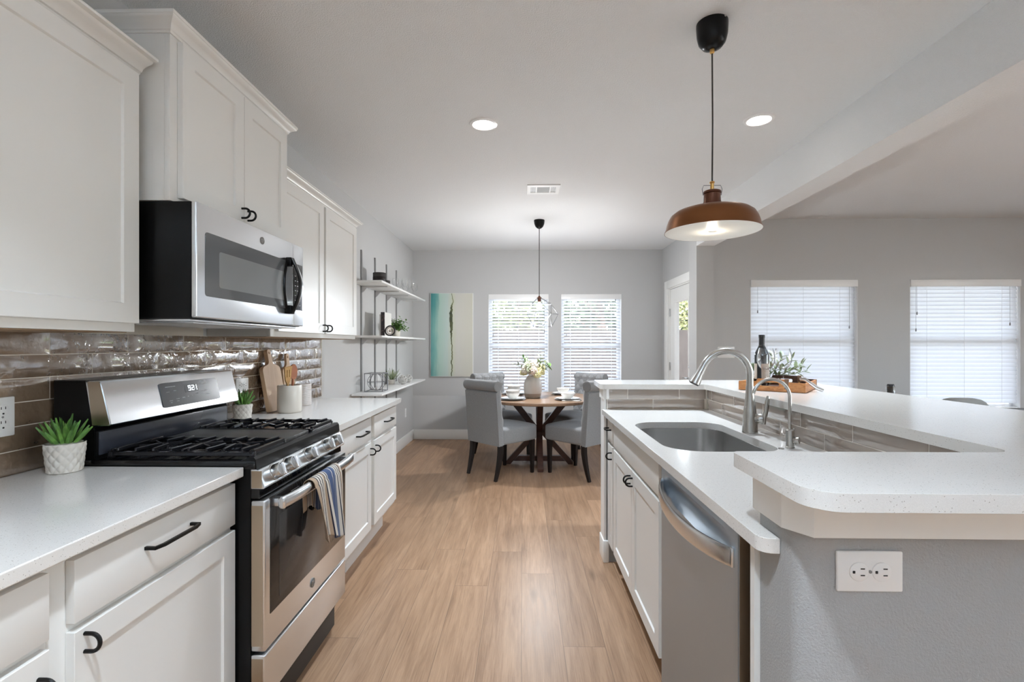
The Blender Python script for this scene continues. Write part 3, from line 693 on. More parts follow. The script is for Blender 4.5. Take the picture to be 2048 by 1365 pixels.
# vent gap and oven door
mb = MB(); mb.box(-.862, -.835, ry0 + .003, ry1 - .003, .812, .843)
for k in range(3):
    pass
mb.build('vent_strip', M['blackgloss'], t)
mb = MB(); mb.box(-.862, rf, ry0, ry1, .326, .806, .006, 3); door = mb.build('oven_door', M['steel'], t)
mb = MB(); mb.box(rf - .004, rf + .002, ry0 + .030, ry1 - .006, .432, .8065, .0015); gl = mb.build('glass_panel', M['ovenglass'], door)
mb = MB(); mb.box(rf + .0018, rf + .0026, ry0 + .085, ry1 - .05, .462, .735, .0003); mb.build('inner_window', mat('oven_window', (.035, .033, .032), .09), door)
mb = MB()
for a, b in ((.06, .11), (.16, .24), (.16, .24), (.27, .37), (.27, .37), (.42, .50), (.56, .62)):
    pass
for y_ in (.075, .20, .33, .46, .60):
    for z_ in (.772, .785): mb.box(rf + .0019, rf + .0024, ry0 + y_ - .03, ry0 + y_ + .03, z_, z_ + .003)
mb.build('vent_slots', M['greymetal'], door)
mb = MB(); mb.box(-.858, -.822, ry0 - .0013, ry0 + .001, .345, .790); mb.build('door_edge', M['steelside'], door)
h = MB(); hy0, hy1, hz, hx = ry0 + .035, ry1 - .035, .790, -.765
h.grid(lambda u, v: (hx + .013 * math.cos(2 * PI * u) * (1 if v > 0 else 1) - .012 * (2 * v - 1) ** 6, hy0 + (hy1 - hy0) * v, hz + .020 * math.sin(2 * PI * u)), 20, 24, closed_u=True)
h.superq((hx - .012, hy0, hz), (.013, .008, .020), (.6, .8), 14, 8); h.superq((hx - .012, hy1, hz), (.013, .008, .020), (.6, .8), 14, 8)
for yy in (hy0 + .02, hy1 - .02): h.box(rf, hx, yy - .016, yy + .016, hz - .015, hz + .012, .004)
h.build('handle', M['steelh'], door)
def badge(parent, c, n, r, s=1):
    mb = MB(); mb.lathe([(0, -.001), (r, -.001), (r, .0014), (r * .9, .0022), (r * .84, .0012), (0, .0012)], c, 32, n); b = mb.build('badge', mat('badge_grey', (.20, .20, .20), .35, .6), parent)
    mb = MB()   # round monogram made of curling strokes
    cx, cy, cz = c; x = cx + .0022
    def cur(cy_, cz_, rr, a0, a1): mb.tube([(x, cy_ + rr * math.cos(R(a)), cz_ + rr * math.sin(R(a))) for a in range(a0, a1 + 1, 20)], r * .045, 5)
    cur(cy - r * .25, cz, r * .38, 30, 330); cur(cy + r * .28, cz + r * .18, r * .22, -60, 240); cur(cy + r * .28, cz - r * .22, r * .26, -240, 60)
    mb.tube([(x, cy - r * .25, cz), (x, cy + .02 * r, cz)], r * .045, 5)
    for a in (45, 135, 225, 315): cur(cy + r * .62 * math.cos(R(a)), cz + r * .62 * math.sin(R(a)), r * .12, a - 120, a + 120)
    mb.build('monogram', M['chrome'], b)
badge(door, (rf + .001, 1.880, .378), (1, 0, 0), .0175)
mb = MB(); mb.box(-.862, rf, ry0, ry1, .165, .316, .005, 3); dr = mb.build('storage_drawer', M['steel'], t)
mb = MB(); mb.box(-.858, -.822, ry0 - .0013, ry0 + .001, .18, .305); mb.build('drawer_edge', M['steelside'], dr)
mb = MB(); mb.box(-.875, -.862, ry0 + .01, ry1 - .01, .02, .165); mb.build('kick_plate', M['blacksat'], t)
# back guard with clock
mb = MB(); mb.prism([(XL + .02, .93), (-1.362, .93), (-1.362, 1.022), (-1.374, 1.034), (-1.350, 1.040), (-1.385, 1.186), (XL + .02, 1.186)], ry0, ry1, 'y', .003); bg = mb.build('back_guard', M['blacksat'], t)
mb = MB(); mb.box(-1.366, -1.358, ry0 + .012, ry1 - .012, .945, 1.020, .002); mb.build('vent_panel', mat('dark_blue_enamel', (.03, .033, .042), .22), bg)
A = Vector((-1.311, 0, 1.044)); B_ = Vector((-1.343, 0, 1.180)); dd = (B_ - A); nn = Vector((dd.z, 0, -dd.x)).normalized()
def onp(u, v, d): p = A + dd * v + nn * d; return (p.x, ry0 + u * (ry1 - ry0), p.z)
mb = MB(); mb.prism([(-1.372, 1.041), (-1.318, 1.041), (-1.311, 1.046), (-1.343, 1.178), (-1.349, 1.184), (-1.395, 1.184)], ry0 - .002, ry1 + .002, 'y', .003); cpn = mb.build('clock_panel', M['steel'], bg)
mb = MB(); mb.prism([(-1.370, 1.043), (-1.320, 1.043), (-1.314, 1.048), (-1.345, 1.176), (-1.352, 1.182), (-1.385, 1.182)], ry0 - .0032, ry0 - .0018, 'y'); mb.build('panel_end_cap', M['steelside'], cpn)
def patch(mb, u0, u1, v0, v1, d, th=.0006, r=0):
    mb.faces([onp(u0, v0, d), onp(u1, v0, d), onp(u1, v1, d), onp(u0, v1, d)], [(0, 1, 2, 3)])
mb = MB(); pts = rpoly([(.335, .17), (.815, .17), (.815, .83), (.335, .83)], .035, 5)
lo = [onp(u, .5 + (v - .5) * 1.0, .0002) for u, v in pts]; hi = [onp(u, v, .0022) for u, v in pts]; n = len(pts)
mb.faces(lo + hi, [tuple(range(n, 2 * n))] + [(i, (i + 1) % n, n + (i + 1) % n, n + i) for i in range(n)]); dsp = mb.build('display', mat('display_grey', (.055, .055, .056), .2), cpn)
mb = MB(); patch(mb, .520, .628, .50, .74, .0027); mb.build('clock_window', mat('clock_black', (.01, .01, .012), .2), dsp, recalc=False)
SEG = {'9': 'abcdfg', '2': 'abged', '1': 'bc'}
mb = MB()
def digit(ch, u, v, w_, h_):
    q = .16; H_ = h_; L = {'a': (0, w_, h_ - H_ * .13, h_), 'd': (0, w_, 0, H_ * .13), 'g': (0, w_, h_ / 2 - H_ * .065, h_ / 2 + H_ * .065), 'b': (w_ * .78, w_, h_ / 2, h_), 'c': (w_ * .78, w_, 0, h_ / 2), 'f': (0, w_ * .22, h_ / 2, h_), 'e': (0, w_ * .22, 0, h_ / 2)}
    for s_ in SEG[ch]: a, b, c_, d_ = L[s_]; patch(mb, u + a, u + b, v + c_, v + d_, .0032)
digit('9', .548, .54, .020, .15); digit('2', .576, .54, .020, .15); digit('1', .600, .54, .020, .15)
patch(mb, .573 + .0265, .573 + .0295, .58, .60, .0032); patch(mb, .573 + .0265, .573 + .0295, .64, .66, .0032)
mb.build('clock_digits', emis('clock_digit', (.85, .95, 1), 1.6), dsp, recalc=False)
mb = MB(); rnd = random.Random(3)
for u, v, w_ in ((.375, .70, .075), (.375, .56, .025), (.43, .58, .022), (.385, .32, .024), (.437, .35, .026), (.487, .36, .022), (.53, .37, .01), (.565, .38, .01), (.60, .42, .022), (.655, .47, .024), (.69, .48, .022), (.66, .68, .024), (.70, .69, .022), (.655, .77, .05), (.39, .27, .015), (.44, .29, .018), (.66, .40, .02), (.695, .36, .03)):
    uu = u
    while uu < u + w_: q = rnd.uniform(.003, .007); patch(mb, uu, min(uu + q, u + w_), v, v + .022, .0028); uu += q + .0018
mb.build('key_legends', mat('legend_grey', (.45, .45, .45), .6), dsp, recalc=False)
# cast-iron grates, burners, centre griddle
bz = .932
for (a, b, nm) in ((ry0 + .030, ry0 + .232, 0), (ry1 - .232, ry1 - .030, 1)):
    mb = MB(); gx0, gx1 = -1.335, -.872; zt = .962
    def bar(p, q, w_=.009, h_=.014, z=zt):
        p = Vector((*p, z)); q = Vector((*q, z)); d = (q - p); L = d.length; d.normalize(); s_ = Vector((-d.y, d.x, 0)) * w_ / 2
        vs = [p - s_, q - s_, q + s_, p + s_]; vs = [v + Vector((0, 0, -h_)) for v in vs] + [v * 1 for v in vs]
        v, f = mb.faces(vs, [(0, 3, 2, 1), (4, 5, 6, 7), (0, 1, 5, 4), (1, 2, 6, 5), (2, 3, 7, 6), (3, 0, 4, 7)]); bmesh.ops.bevel(mb.bm, geom=list({e for q_ in f for e in q_.edges}), offset=.002, segments=1, affect='EDGES')
    cy = (a + b) / 2
    bar((gx0, b), (gx1, b)); bar((gx0, a), (gx1, a), z=.954); bar((gx0, a), (gx0, b)); bar((gx1, a), (gx1, b), .012, .024); bar(((gx0 + gx1) / 2, a), ((gx0 + gx1) / 2, b))
    n = 8
    for k in range(n):
        xx = gx0 + (gx1 - gx0) * (k + .5) / n
        for (ya, yb) in ((a - .012, cy - .028), (cy + .028, b)):
            bar((xx, ya), (xx + .012 * (1 if k % 2 else -1), yb), .008, .012, zt + .006)
    for xx in (gx0 + .09, (gx0 + gx1) / 2, gx1 - .09):
        bar((xx - .05, cy - .04), (xx + .05, cy + .04), .008); bar((xx - .05, cy + .04), (xx + .05, cy - .04), .008)
    for xx in (gx0, gx1):
        for yy in (a, b): mb.box(xx - .008, xx + .008, yy - .008, yy + .008, bz, .955, .002)
    mb.build('grate', M['iron'], t)
    for xx in (gx0 + .115, gx1 - .115):
        k = MB(); k.lathe([(.045, bz), (.045, bz + .008), (.03, bz + .010), (.03, bz + .016), (.028, bz + .019), (0, bz + .019)], (xx, cy, 0), 24); k.build('burner', M['iron'], t)
mb = MB(); y0, y1 = ry0 + .252, ry1 - .252; mb.box(-1.335, -.872, y0, y1, bz + .001, .955, .006)
mb.build('centre_griddle', mat('griddle_grey', (.045, .043, .040), .4, .2), t)
# ---------------------------------------------------------------- microwave
t = thing('microwave', 'stainless over-the-range microwave with black door handle', 'microwave', (-1.28, 1.91, 1.38))
my0, my1, mz0, mz1, mf = 1.532, 2.288, 1.384, 1.757, -1.036
mb = MB(); mb.box(XL + .002, mf - .018, my0, my1, mz0, mz1, .002); mb.build('case', M['blacksat'], t)
mb = MB(); mb.box(XL + .03, mf - .03, my0 + .01, my1 - .01, mz0 - .008, mz0, .002); mb.box(-1.40, -1.10, my0 + .08, my1 - .08, mz0 - .012, mz0 - .008); mb.build('underside_filter', M['steel'], t)
ds = my1 - .105
mb = MB(); mb.box(mf - .018, mf, my0, ds - .001, mz0 + .003, mz1, .004, 3); dm = mb.build('door', M['steel'], t)
mb = MB(); pts = rpoly([(my0 + .042, mz0 + .075), (ds - .004, mz0 + .075), (ds - .004, mz1 - .088), (my0 + .042, mz1 - .088)], [.012, 0, 0, .012], 4); mb.prism(pts, mf - .002, mf + .0012, 'x'); mb.build('door_glass', M['mwglass'], dm)
mb = MB(); pts = rpoly([(my0 + .115, mz0 + .11), (ds - .07, mz0 + .11), (ds - .07, mz1 - .14), (my0 + .115, mz1 - .14)], .01, 4); mb.prism(pts, mf + .001, mf + .0016, 'x'); mb.build('inner_window', M['mwwin'], dm)
badge(dm, (mf, 1.925, mz1 - .043), (1, 0, 0), .0145)
mb = MB(); mb.box(mf - .018, mf, ds + .001, my1, mz0 + .003, mz1, .004, 3); pn = mb.build('control_panel', M['steel'], t)
mb = MB(); mb.box(mf - .001, mf + .0012, ds + .002, my1 - .012, mz0 + .075, mz1 - .088, .0006); kp_ = mb.build('keypad', M['blackgloss'], pn)
mb = MB()
for i in range(7):
    for j in range(3): mb.box(mf + .0012, mf + .0016, ds + .018 + j * .022, ds + .027 + j * .022, mz0 + .095 + i * .022, mz0 + .0975 + i * .022)
mb.build('key_legends', mat('legend_light', (.5, .5, .5), .6), kp_)
mb = MB(); hy = ds - .052; z0, z1 = mz0 + .055, mz1 - .078
def hp(u, v):
    z = z0 + (z1 - z0) * v; bow = math.sin(PI * v); a = 2 * PI * u
    return (mf + .022 + .036 * bow + .0055 * math.cos(a), hy + .016 * math.sin(a), z)
mb.grid(hp, 16, 22, closed_u=True)
mb.box(mf, mf + .026, hy - .017, hy + .017, z0 - .004, z0 + .034, .004); mb.box(mf, mf + .026, hy - .017, hy + .017, z1 - .034, z1 + .004, .004)
mb.tube([(mf + .004, hy - .004 - .032 * math.sin(PI * k / 12), z0 + (z1 - z0) * k / 12) for k in range(13)], .006, 8)
hd = mb.build('handle', M['blacksat'], dm)
mb = MB(); mb.grid(lambda u, v: (mf + .029 + .036 * math.sin(PI * v) , hy + .009 + .005 * (2 * u - 1), z0 + .01 + (z1 - z0 - .02) * v), 3, 18); mb.build('handle_trim', M['steel'], hd)
# ================================================================ ISLAND
mb = MB()
mb.prism(rpoly([(.512, .92), (1.77 - .35, .92), (1.42, 1.070), (.512, 1.070)], [.035, 0, 0, 0], 6), 0, 1.036)
mb.box(1.097, 1.215, 1.0705, 3.06, 0, 1.036); mb.box(.497, 1.0965, 2.945, 3.06, 0, 1.036)
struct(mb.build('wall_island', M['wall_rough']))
mb = MB(); mb.box(.478, .512, 2.93, 3.078, 0, .13, .004); mb.box(.482, 1.233, 3.06, 3.078, 0, .13, .004); mb.box(1.215, 1.233, 1.07, 3.06, 0, .13); struct(mb.build('baseboard_island', M['trim']))
mb = MB()   # painted band under the bar top, clipped at its corner
zt0, zt1 = .948, 1.0365; path = [(.497, 1.072), (.497, .955), (.530, .904), (1.42, .904)]; back = [(1.42, .9195), (.545, .9195), (.5115, .945), (.5115, 1.072)]
mb.prism(path + back, zt0, zt1); struct(mb.build('trim_3', M['trim'], flat=True))
mb = MB(); mb.prism([(.478, 2.940), (.497, 2.928), (.512, 2.928), (.512, 2.9445), (.4965, 2.9445), (.4965, 3.0605), (.512, 3.0605), (.512, 3.08), (.478, 3.08)], .975, 1.0365); mb.box(.484, .4965, 2.9445, 3.06, .13, .975); struct(mb.build('trim_4', M['trim'], flat=True))
bar = rpoly([(.455, .778), (1.775, .778), (1.775, 3.262), (.47, 3.262), (.455, 2.900), (1.070, 2.900), (1.070, 1.083), (.455, 1.083)], [.055, .06, .06, .015, .03, .012, .05, .018], 7)
counter('bar_top', 'raised C-shaped white quartz bar top of the island, carrying the wooden tray', bar, [], 1.037, 1.067, bev=.005)
hole = rpoly([(.535, 1.785), (.955, 1.785), (.955, 2.465), (.535, 2.465)], [.13, .10, .10, .13], 8)
counter('countertop', 'lower white quartz island countertop with the sink cut into it', rpoly([(.472, .985), (.511, .985), (.511, 1.0705), (1.0965, 1.0705), (1.0965, 2.944), (.472, 2.944)], [.028, 0, 0, 0, 0, 0], 6), [hole], CT - .030, CT, bev=.004)
t = thing('island_backsplash', 'two rows of taupe tile between island countertop and raised bar', 'tile backsplash', (1.0, 2.93, CT))
mb = MB(); mb.box(1.092, 1.0968, 1.071, 2.944, CT + .0005, 1.0365); mb.box(.500, 1.092, 2.9395, 2.9445, CT + .0005, 1.0365); mb.build('grout_bed', M['grout'], t)
mb = MB()
tiles(mb, lambda u, v, d: (1.0955 - d, u, v), 1.072, 2.935, CT + .002, 2, L=.305, pitch=.0605, ph=(1.19, 1.343), th=.0085)
tiles(mb, lambda u, v, d: (u, 2.943 - d, v), .506, 1.086, CT + .002, 2, L=.305, pitch=.0605, ph=(.47, .625), th=.0085)
mb.build('tile_field', M['tile2'], t, recalc=False)
# cabinets face -x
IX = .525
t = thing('sink_base_cabinet', 'white island cabinet under the sink with two doors and two black pulls', 'cabinet', (.8, 2.29, 0))
mb = MB()
for q in ((.544, 1.09, 1.770, 1.788, .12, .883), (.544, 1.09, 2.752, 2.768, .12, .883), (.544, 1.09, 1.788, 2.752, .12, .14), (1.075, 1.09, 1.788, 2.752, .14, .883), (.61, 1.09, 1.772, 2.766, 0, .12)): mb.box(*q)
mb.build('carcass', M['cab'], t)
mb = MB()
for q in ((1.757, 1.852, .12, .883), (2.742, 2.769, .12, .883), (1.852, 2.742, .12, .15), (1.852, 2.742, .70, .745), (1.852, 2.742, .85, .883)): mb.box(IX, IX + .019, *q)
mb.build('face_frame', M['cab'], t)
mb = MB(); mb.box(IX - .020, IX - .001, 1.838, 2.748, .733, .866, .0015); mb.build('false_drawer_front', M['cab'], t)
for a, b, py in ((1.838, 2.291, 2.272), (2.295, 2.748, 2.316)):
    mb = MB(); shaker(mb, -1, IX - .001, IX - .020, a, b, .13, .715); o = mb.build('door', M['cab'], t); upull(o, -1, IX - .020, py, .665)
t = cabinet('base_cabinet', 'narrow white island cabinet beyond the sink cabinet, next to the far end wall', -1, 1.09, IX, 2.7705, 2.9385, .12, .883, [('drawer', 2.784, 2.932, .735, .866, None), ('door', 2.784, 2.932, .13, .717, None)], toe=1)
fr_ = [c for c in kids(t) if c.name.startswith('drawer')][0]; barpull(fr_, -1, IX - .020, 2.858, .81, .075)
dr_ = [c for c in kids(t) if c.name.startswith('door')][0]; upull(dr_, -1, IX - .020, 2.80, .665)
mb = MB(); mb.box(.500, 1.09, 1.0712, 1.090, 0, .8835); tag(mb.build('end_panel', M['cab']), 'narrow white filler panel between dishwasher and grey end wall', 'cabinet panel')
# sink basin
t = thing('kitchen_sink', 'undermounted stainless steel sink bowl in the island', 'sink', (.745, 2.125, .70))
mb = MB(); n = len(hole); cx, cy = .745, 2.125; rings = []
for z, k in ((.8835, 1.0), (.8825, 1.02), (.875, 1.022), (.74, 1.0), (.705, .985), (.690, .955), (.684, .90), (.680, .5), (.678, .12)): rings.append([(cx + (x - cx) * k, cy + (y - cy) * (1 - (1 - k) * .62), z) for x, y in hole])
vs = [p for r_ in rings for p in r_]; fs = [(j * n + i, j * n + (i + 1) % n, (j + 1) * n + (i + 1) % n, (j + 1) * n + i) for j in range(len(rings) - 1) for i in range(n)] + [tuple(range((len(rings) - 1) * n, len(rings) * n))]
mb.faces(vs, fs, True); o = mb.build('bowl', M['sink'], t); sm = o.modifiers.new('thick', 'SOLIDIFY'); sm.thickness = .0015; sm.offset = -1
mb = MB(); mb.lathe([(.045, .681), (.045, .684), (.032, .682), (.02, .681), (0, .681)], (cx + .05, cy, 0), 24); mb.build('drain', M['chrome'], t)
# main faucet
fx, fy = .992, 2.165
t = thing('kitchen_faucet', 'tall brushed nickel gooseneck faucet with pull-down spray head', 'faucet', (fx, fy, CT))
mb = MB(); mb.lathe([(.0315, 0), (.0325, .004), (.0315, .010), (.0295, .060), (.0285, .080), (.0255, .10), (.021, .13), (.0185, .16), (.0172, .19), (.0170, .205)], (fx, fy, CT + .0005), 32); mb.build('body', M['nickel'], t)
cz = 1.168; rr = .104; pts = [(fx, fy, CT + .205), (fx, fy, cz - .02)] + [(fx - rr + rr * math.cos(R(a)), fy, cz + rr * math.sin(R(a))) for a in range(0, 156, 8)]
e = pts[-1]; tx, tz = -math.sin(R(152)), math.cos(R(152)); pts.append((e[0] + tx * .012, fy, e[2] + tz * .012))
mb = MB(); mb.tube(pts, .0148, 20); mb.build('gooseneck', M['nickel'], t)
e = pts[-1]; q = lambda k: (e[0] + tx * k, fy, e[2] + tz * k)
mb = MB(); mb.tube([q(0), q(.003), q(.02), q(.05), q(.085), q(.088)], [.0155, .0158, .0165, .0195, .0250, .0235], 24); sh = mb.build('spray_head', M['nickel'], t)
mb = MB(); mb.tube([q(.088), q(.0895)], .020, 20); mb.build('spray_face', M['dark'], sh)
hn = Vector((.80, -.60, 0)); hb = Vector((fx, fy, CT + .066))
mb = MB(); mb.lathe([(.019, .020), (.021, .030), (.0225, .034), (.0225, .045), (.018, .054), (0, .058)], hb, 24, hn); hub = mb.build('handle_hub', M['nickel'], t)
mb = MB(); p = hb + hn * .050; mb.tube([p + Vector((0, 0, -.022)) + hn * .004, p + Vector((0, 0, .0)) + hn * .005, p + Vector((0, 0, .035)) + hn * .014, p + Vector((0, 0, .075)) + hn * .018, p + Vector((0, 0, .10)) + hn * .022], [.009, .0105, .0095, .010, .006], 14, flat=.7); mb.build('lever', M['nickel'], hub)
# filtered-water tap
gx, gy = .996, 1.852
t = thing('filter_tap', 'small slim nickel drinking water tap nearer than the main faucet', 'faucet', (gx, gy, CT))
mb = MB(); mb.lathe([(.0165, 0), (.0165, .004), (.0145, .006), (.0145, .066), (.012, .069), (.008, .071)], (gx, gy, CT + .0005), 24); mb.build('body', M['nickel'], t)
cz = 1.103; rr = .068; pts = [(gx, gy, CT + .07), (gx, gy, 1.04), (gx, gy, cz - .01)] + [(gx - rr + rr * math.cos(R(a)), gy, cz + rr * math.sin(R(a))) for a in range(0, 176, 8)]
mb = MB(); mb.tube(pts, .0062, 16); mb.build('spout', M['nickel'], t)
mb = MB(); mb.lathe([(.0125, .012), (.0135, .014), (.0135, .030), (.012, .032), (0, .032)], (gx, gy, CT + .030), 24, Vector((.72, -.69, 0))); hub = mb.build('valve', M['nickel'], t)
mb = MB(); mb.box(gx + .0125, gx + .0165, gy - .005, gy + .003, CT + .03, CT + .075, .001); mb.build('lever', M['nickel'], hub)
mb = MB(); mb.lathe([(.010, 0), (.010, .003), (0, .0035)], (.955, 1.835, CT + .0004), 16); tag(mb.build('air_gap_cap', M['nickel']), 'tiny round metal cap in the counter beside the slim tap', 'cap')
# ---------------------------------------------------------------- dishwasher
t = thing('dishwasher', 'stainless dishwasher with bowed bar handle at the near end of the island', 'dishwasher', (.78, 1.44, 0))
dx, dy0, dy1, dz0, dz1 = .490, 1.134, 1.752, .105, .868
mb = MB(); mb.box(.531, 1.08, 1.140, 1.746, .08, .872); mb.box(.60, 1.08, 1.15, 1.74, 0, .08); mb.build('tub', M['blacksat'], t)
mb = MB(); nu, nv = 61, 60
def dwf(u, v):
    y = dy0 + (dy1 - dy0) * u; z = dz0 + (dz1 - dz0) * v; s_ = (y - (dy0 + dy1) / 2) / .275; top = .850; d = 0
    if abs(s_) < 1 and z < top + .012:
        low = .800 - .020 * (1 - s_ * s_); q = (z - low) / (top - low)
        if 0 < q: d = .030 * math.sin(PI * min(1, q)) ** .8 * (1 - s_ * s_) ** .6 if q < 1 else 0
    ed = min(u, 1 - u, v, 1 - v)
    return (dx + d + (.002 if ed < .004 else 0), y, z)
mb.grid(dwf, nu, nv)
mb.faces([(dx + .002, dy0, dz0), (dx + .002, dy1, dz0), (dx + .002, dy1, dz1), (dx + .002, dy0, dz1), (.530, dy0, dz0), (.530, dy1, dz0), (.530, dy1, dz1), (.530, dy0, dz1)], [(4, 5, 6, 7), (0, 1, 5, 4), (1, 2, 6, 5), (2, 3, 7, 6), (3, 0, 4, 7)])
dd_ = mb.build('door', M['steeldw'], t)
mb = MB(); mb.box(dx + .006, .528, dy0 - .0008, dy0 + .001, dz0, dz1 - .002); mb.build('door_edge', M['steelside'], dd_)
def dwh(u, v):
    y = dy0 + .016 + (dy1 - dy0 - .032) * v; s_ = 2 * v - 1; x = dx - .004 - .046 * (1 - s_ * s_) ** .8; a = 2 * PI * u
    c_, q = math.cos(a), math.sin(a); return (x + .005 * math.copysign(abs(c_) ** .5, c_), y, .806 + .023 * math.copysign(abs(q) ** .5, q) - .014 * (1 - s_ * s_))
mb = MB(); mb.grid(dwh, 20, 34, closed_u=True); mb.box(dx - .008, dx + .001, dy0 + .010, dy0 + .024, .783, .829, .002); mb.box(dx - .008, dx + .001, dy1 - .024, dy1 - .010, .783, .829, .002)
mb.build('handle', M['steelh'], dd_)
mb = MB(); mb.box(.532, .548, 1.118, 1.134, .56, .60, .002); mb.build('mounting_clip', M['chrome'], t)
# ================================================================ PENDANT LAMPS
px_, py_ = .765, 2.0
t = thing('pendant_lamp', 'copper dome pendant lamp with white inside hanging over the island', 'pendant lamp', (px_, py_, H))
mb = MB(); mb.lathe([(.061, 0), (.0615, -.012), (.059, -.05), (.052, -.078), (.038, -.096), (.022, -.103), (.012, -.105), (0, -.105)], (px_, py_, H), 40); cnp = mb.build('canopy', M['blacksat'], t)
mb = MB(); mb.tube([(px_ + .03, py_ - .052, H - .006), (px_ + .03, py_ - .058, H - .006)], .0045, 10); mb.build('screw', M['chrome'], cnp)
mb = MB(); mb.lathe([(.009, -.102), (.009, -.118), (.005, -.122), (0, -.122)], (px_, py_, H), 14); mb.build('cord_grip', M['brass'], t)
mb = MB(); mb.tube([(px_, py_, H - .12), (px_ + .002, py_, 2.2), (px_, py_, 1.955)], .0033, 8); mb.build('cord', M['cordgrey'], t)
mb = MB(); mb.lathe([(0, 1.962), (.009, 1.960), (.010, 1.955), (.007, 1.952), (.0075, 1.925), (.010, 1.922)], (px_, py_, 0), 16); mb.build('brass_stem', M['brass'], t)
mb = MB(); mb.lathe([(0, 1.925), (.026, 1.924), (.034, 1.920), (.036, 1.912), (.032, 1.909), (.033, 1.880), (.036, 1.872), (.037, 1.862), (.040, 1.858)], (px_, py_, 0), 32); nk = mb.build('socket_housing', M['bronze'], t)
mb = MB(); mb.tube([(px_ - .036, py_, 1.905), (px_ - .040, py_, 1.93), (px_ - .034, py_, 1.945), (px_ + .034, py_, 1.945), (px_ + .040, py_, 1.93), (px_ + .036, py_, 1.905)], .0016, 6); mb.build('wire_bail', M['wire'], nk)
prof = [(.038, 1.866), (.045, 1.860), (.085, 1.852), (.118, 1.846), (.142, 1.838), (.160, 1.824), (.170, 1.806), (.176, 1.788), (.180, 1.770), (.184, 1.762), (.1855, 1.758)]
mb = MB(); mb.lathe(prof + [(.1835, 1.758)], (px_, py_, 0), 72)
sh = mb.build('shade', M['copper'], t, recalc=False)
mb = MB(); mb.lathe([(.1836, 1.7579)] + [(max(r_ - .004, 0), z - .003) for r_, z in prof[::-1][1:]] + [(0, 1.862)], (px_, py_, 0), 72); mb.build('shade_lining', M['shadein'], sh, recalc=False)
mb = MB(); mb.lathe([(0, 1.790), (.018, 1.795), (.026, 1.808), (.027, 1.820), (.020, 1.835), (.013, 1.845), (.013, 1.86)], (px_, py_, 0), 24); mb.build('bulb', M['bulb_on'], t)
lamp('pendant_bulb', 'POINT', (px_, py_, 1.772), (0, 0, 0), 9, (1, .88, .70), shadow_soft_size=.025)
# wire pendant over the dining table
qx, qy = .170, 5.12
t = thing('wire_pendant_lamp', 'small black pendant with faceted wire cage above the round table', 'pendant lamp', (qx, qy, H))
mb = MB(); mb.lathe([(.056, 0), (.0565, -.01), (.052, -.04), (.040, -.068), (.022, -.084), (.008, -.090), (0, -.09)], (qx, qy, H), 32); mb.build('canopy', M['blacksat'], t)
mb = MB(); mb.tube([(qx, qy, H - .088), (qx, qy, 1.80)], .0035, 8); mb.build('cord', M['cordgrey'], t)
mb = MB(); mb.lathe([(.005, 1.812), (.010, 1.806), (.014, 1.798), (.028, 1.788), (.026, 1.784), (.018, 1.782), (.018, 1.762), (.016, 1.758), (.015, 1.746), (0, 1.746)], (qx, qy, 0), 20); mb.build('socket', M['bronze'], t)
mb = MB(); mb.lathe([(.013, 1.748), (.013, 1.738), (.022, 1.722), (.031, 1.702), (.031, 1.69), (.022, 1.672), (0, 1.665)], (qx, qy, 0), 20); mb.build('bulb', M['bulb_on'], t)
mb = MB(); rg = []
ccx, ccy = .035, 0
for z, r_, off, k0 in ((1.785, .026, 0, 0), (1.725, .115, .5, ccx * .6), (1.62, .162, 0, ccx), (1.49, .110, .5, ccx)):
    rg.append([Vector((qx + k0 + r_ * math.cos(2 * PI * (k + off) / 6), qy + r_ * math.sin(2 * PI * (k + off) / 6), z)) for k in range(6)])
for j, g_ in enumerate(rg):
    for k in range(6):
        mb.tube([g_[k], g_[(k + 1) % 6]], .0013, 5)
        if j:
            p = rg[j - 1]; o = 0 if j % 2 else 1
            mb.tube([g_[k], p[k]], .0013, 5); mb.tube([g_[k], p[(k + (1 if j % 2 else -1)) % 6]], .0013, 5)
mb.build('wire_cage', M['iron'], t)
lamp('wire_pendant_bulb', 'POINT', (qx, qy, 1.64), (0, 0, 0), 44, (.93, .96, 1), shadow_soft_size=.045)
# ================================================================ DINING AREA
TX, TY, TZ = .178, 5.36, .730
t = thing('dining_table', 'round light oak dining table on dark crossed trestle base', 'dining table', (TX, TY, 0))
mb = MB(); mb.lathe([(0, TZ - .032), (.602, TZ - .032), (.612, TZ - .026), (.612, TZ - .006), (.606, TZ), (0, TZ)], (TX, TY, 0), 80); mb.build('tabletop', M['tabletop'], t)
def frame_prism(mb, poly, dirx, th=.062):
    # poly in (r,z); dirx True: plane along x
    if dirx: mb.prism([(TX + r_, z) for r_, z in poly], TY - th / 2, TY + th / 2, 'y', .004)
    else: mb.prism([(TY + r_, z) for r_, z in poly], TX - th / 2, TX + th / 2, 'x', .004)
for dx_ in (True, False):
    for s_ in (-1, 1):
        mb = MB(); e0 = .0325
        frame_prism(mb, [(s_ * e0, .42), (s_ * e0, .325), (s_ * .335, TZ - .033), (s_ * .245, TZ - .033)][::s_], dx_); mb.build('brace', M['walnut'], t)
        mb = MB()
        frame_prism(mb, [(s_ * e0, .315), (s_ * .315, 0), (s_ * .365, 0), (s_ * .365, .03), (s_ * e0, .395)][::s_], dx_)
        frame_prism(mb, [(s_ * e0, .035), (s_ * .2815, .035), (s_ * .225, .092), (s_ * e0, .092)][::s_], dx_)
        mb.build('trestle_foot', M['walnut'] if not (not dx_ and s_ < 0) else M['walnut'], t)
mb = MB(); mb.box(TX - .0325, TX + .0325, TY - .0325, TY + .0325, .03, .62, .004); mb.build('centre_post', M['walnut'], t)
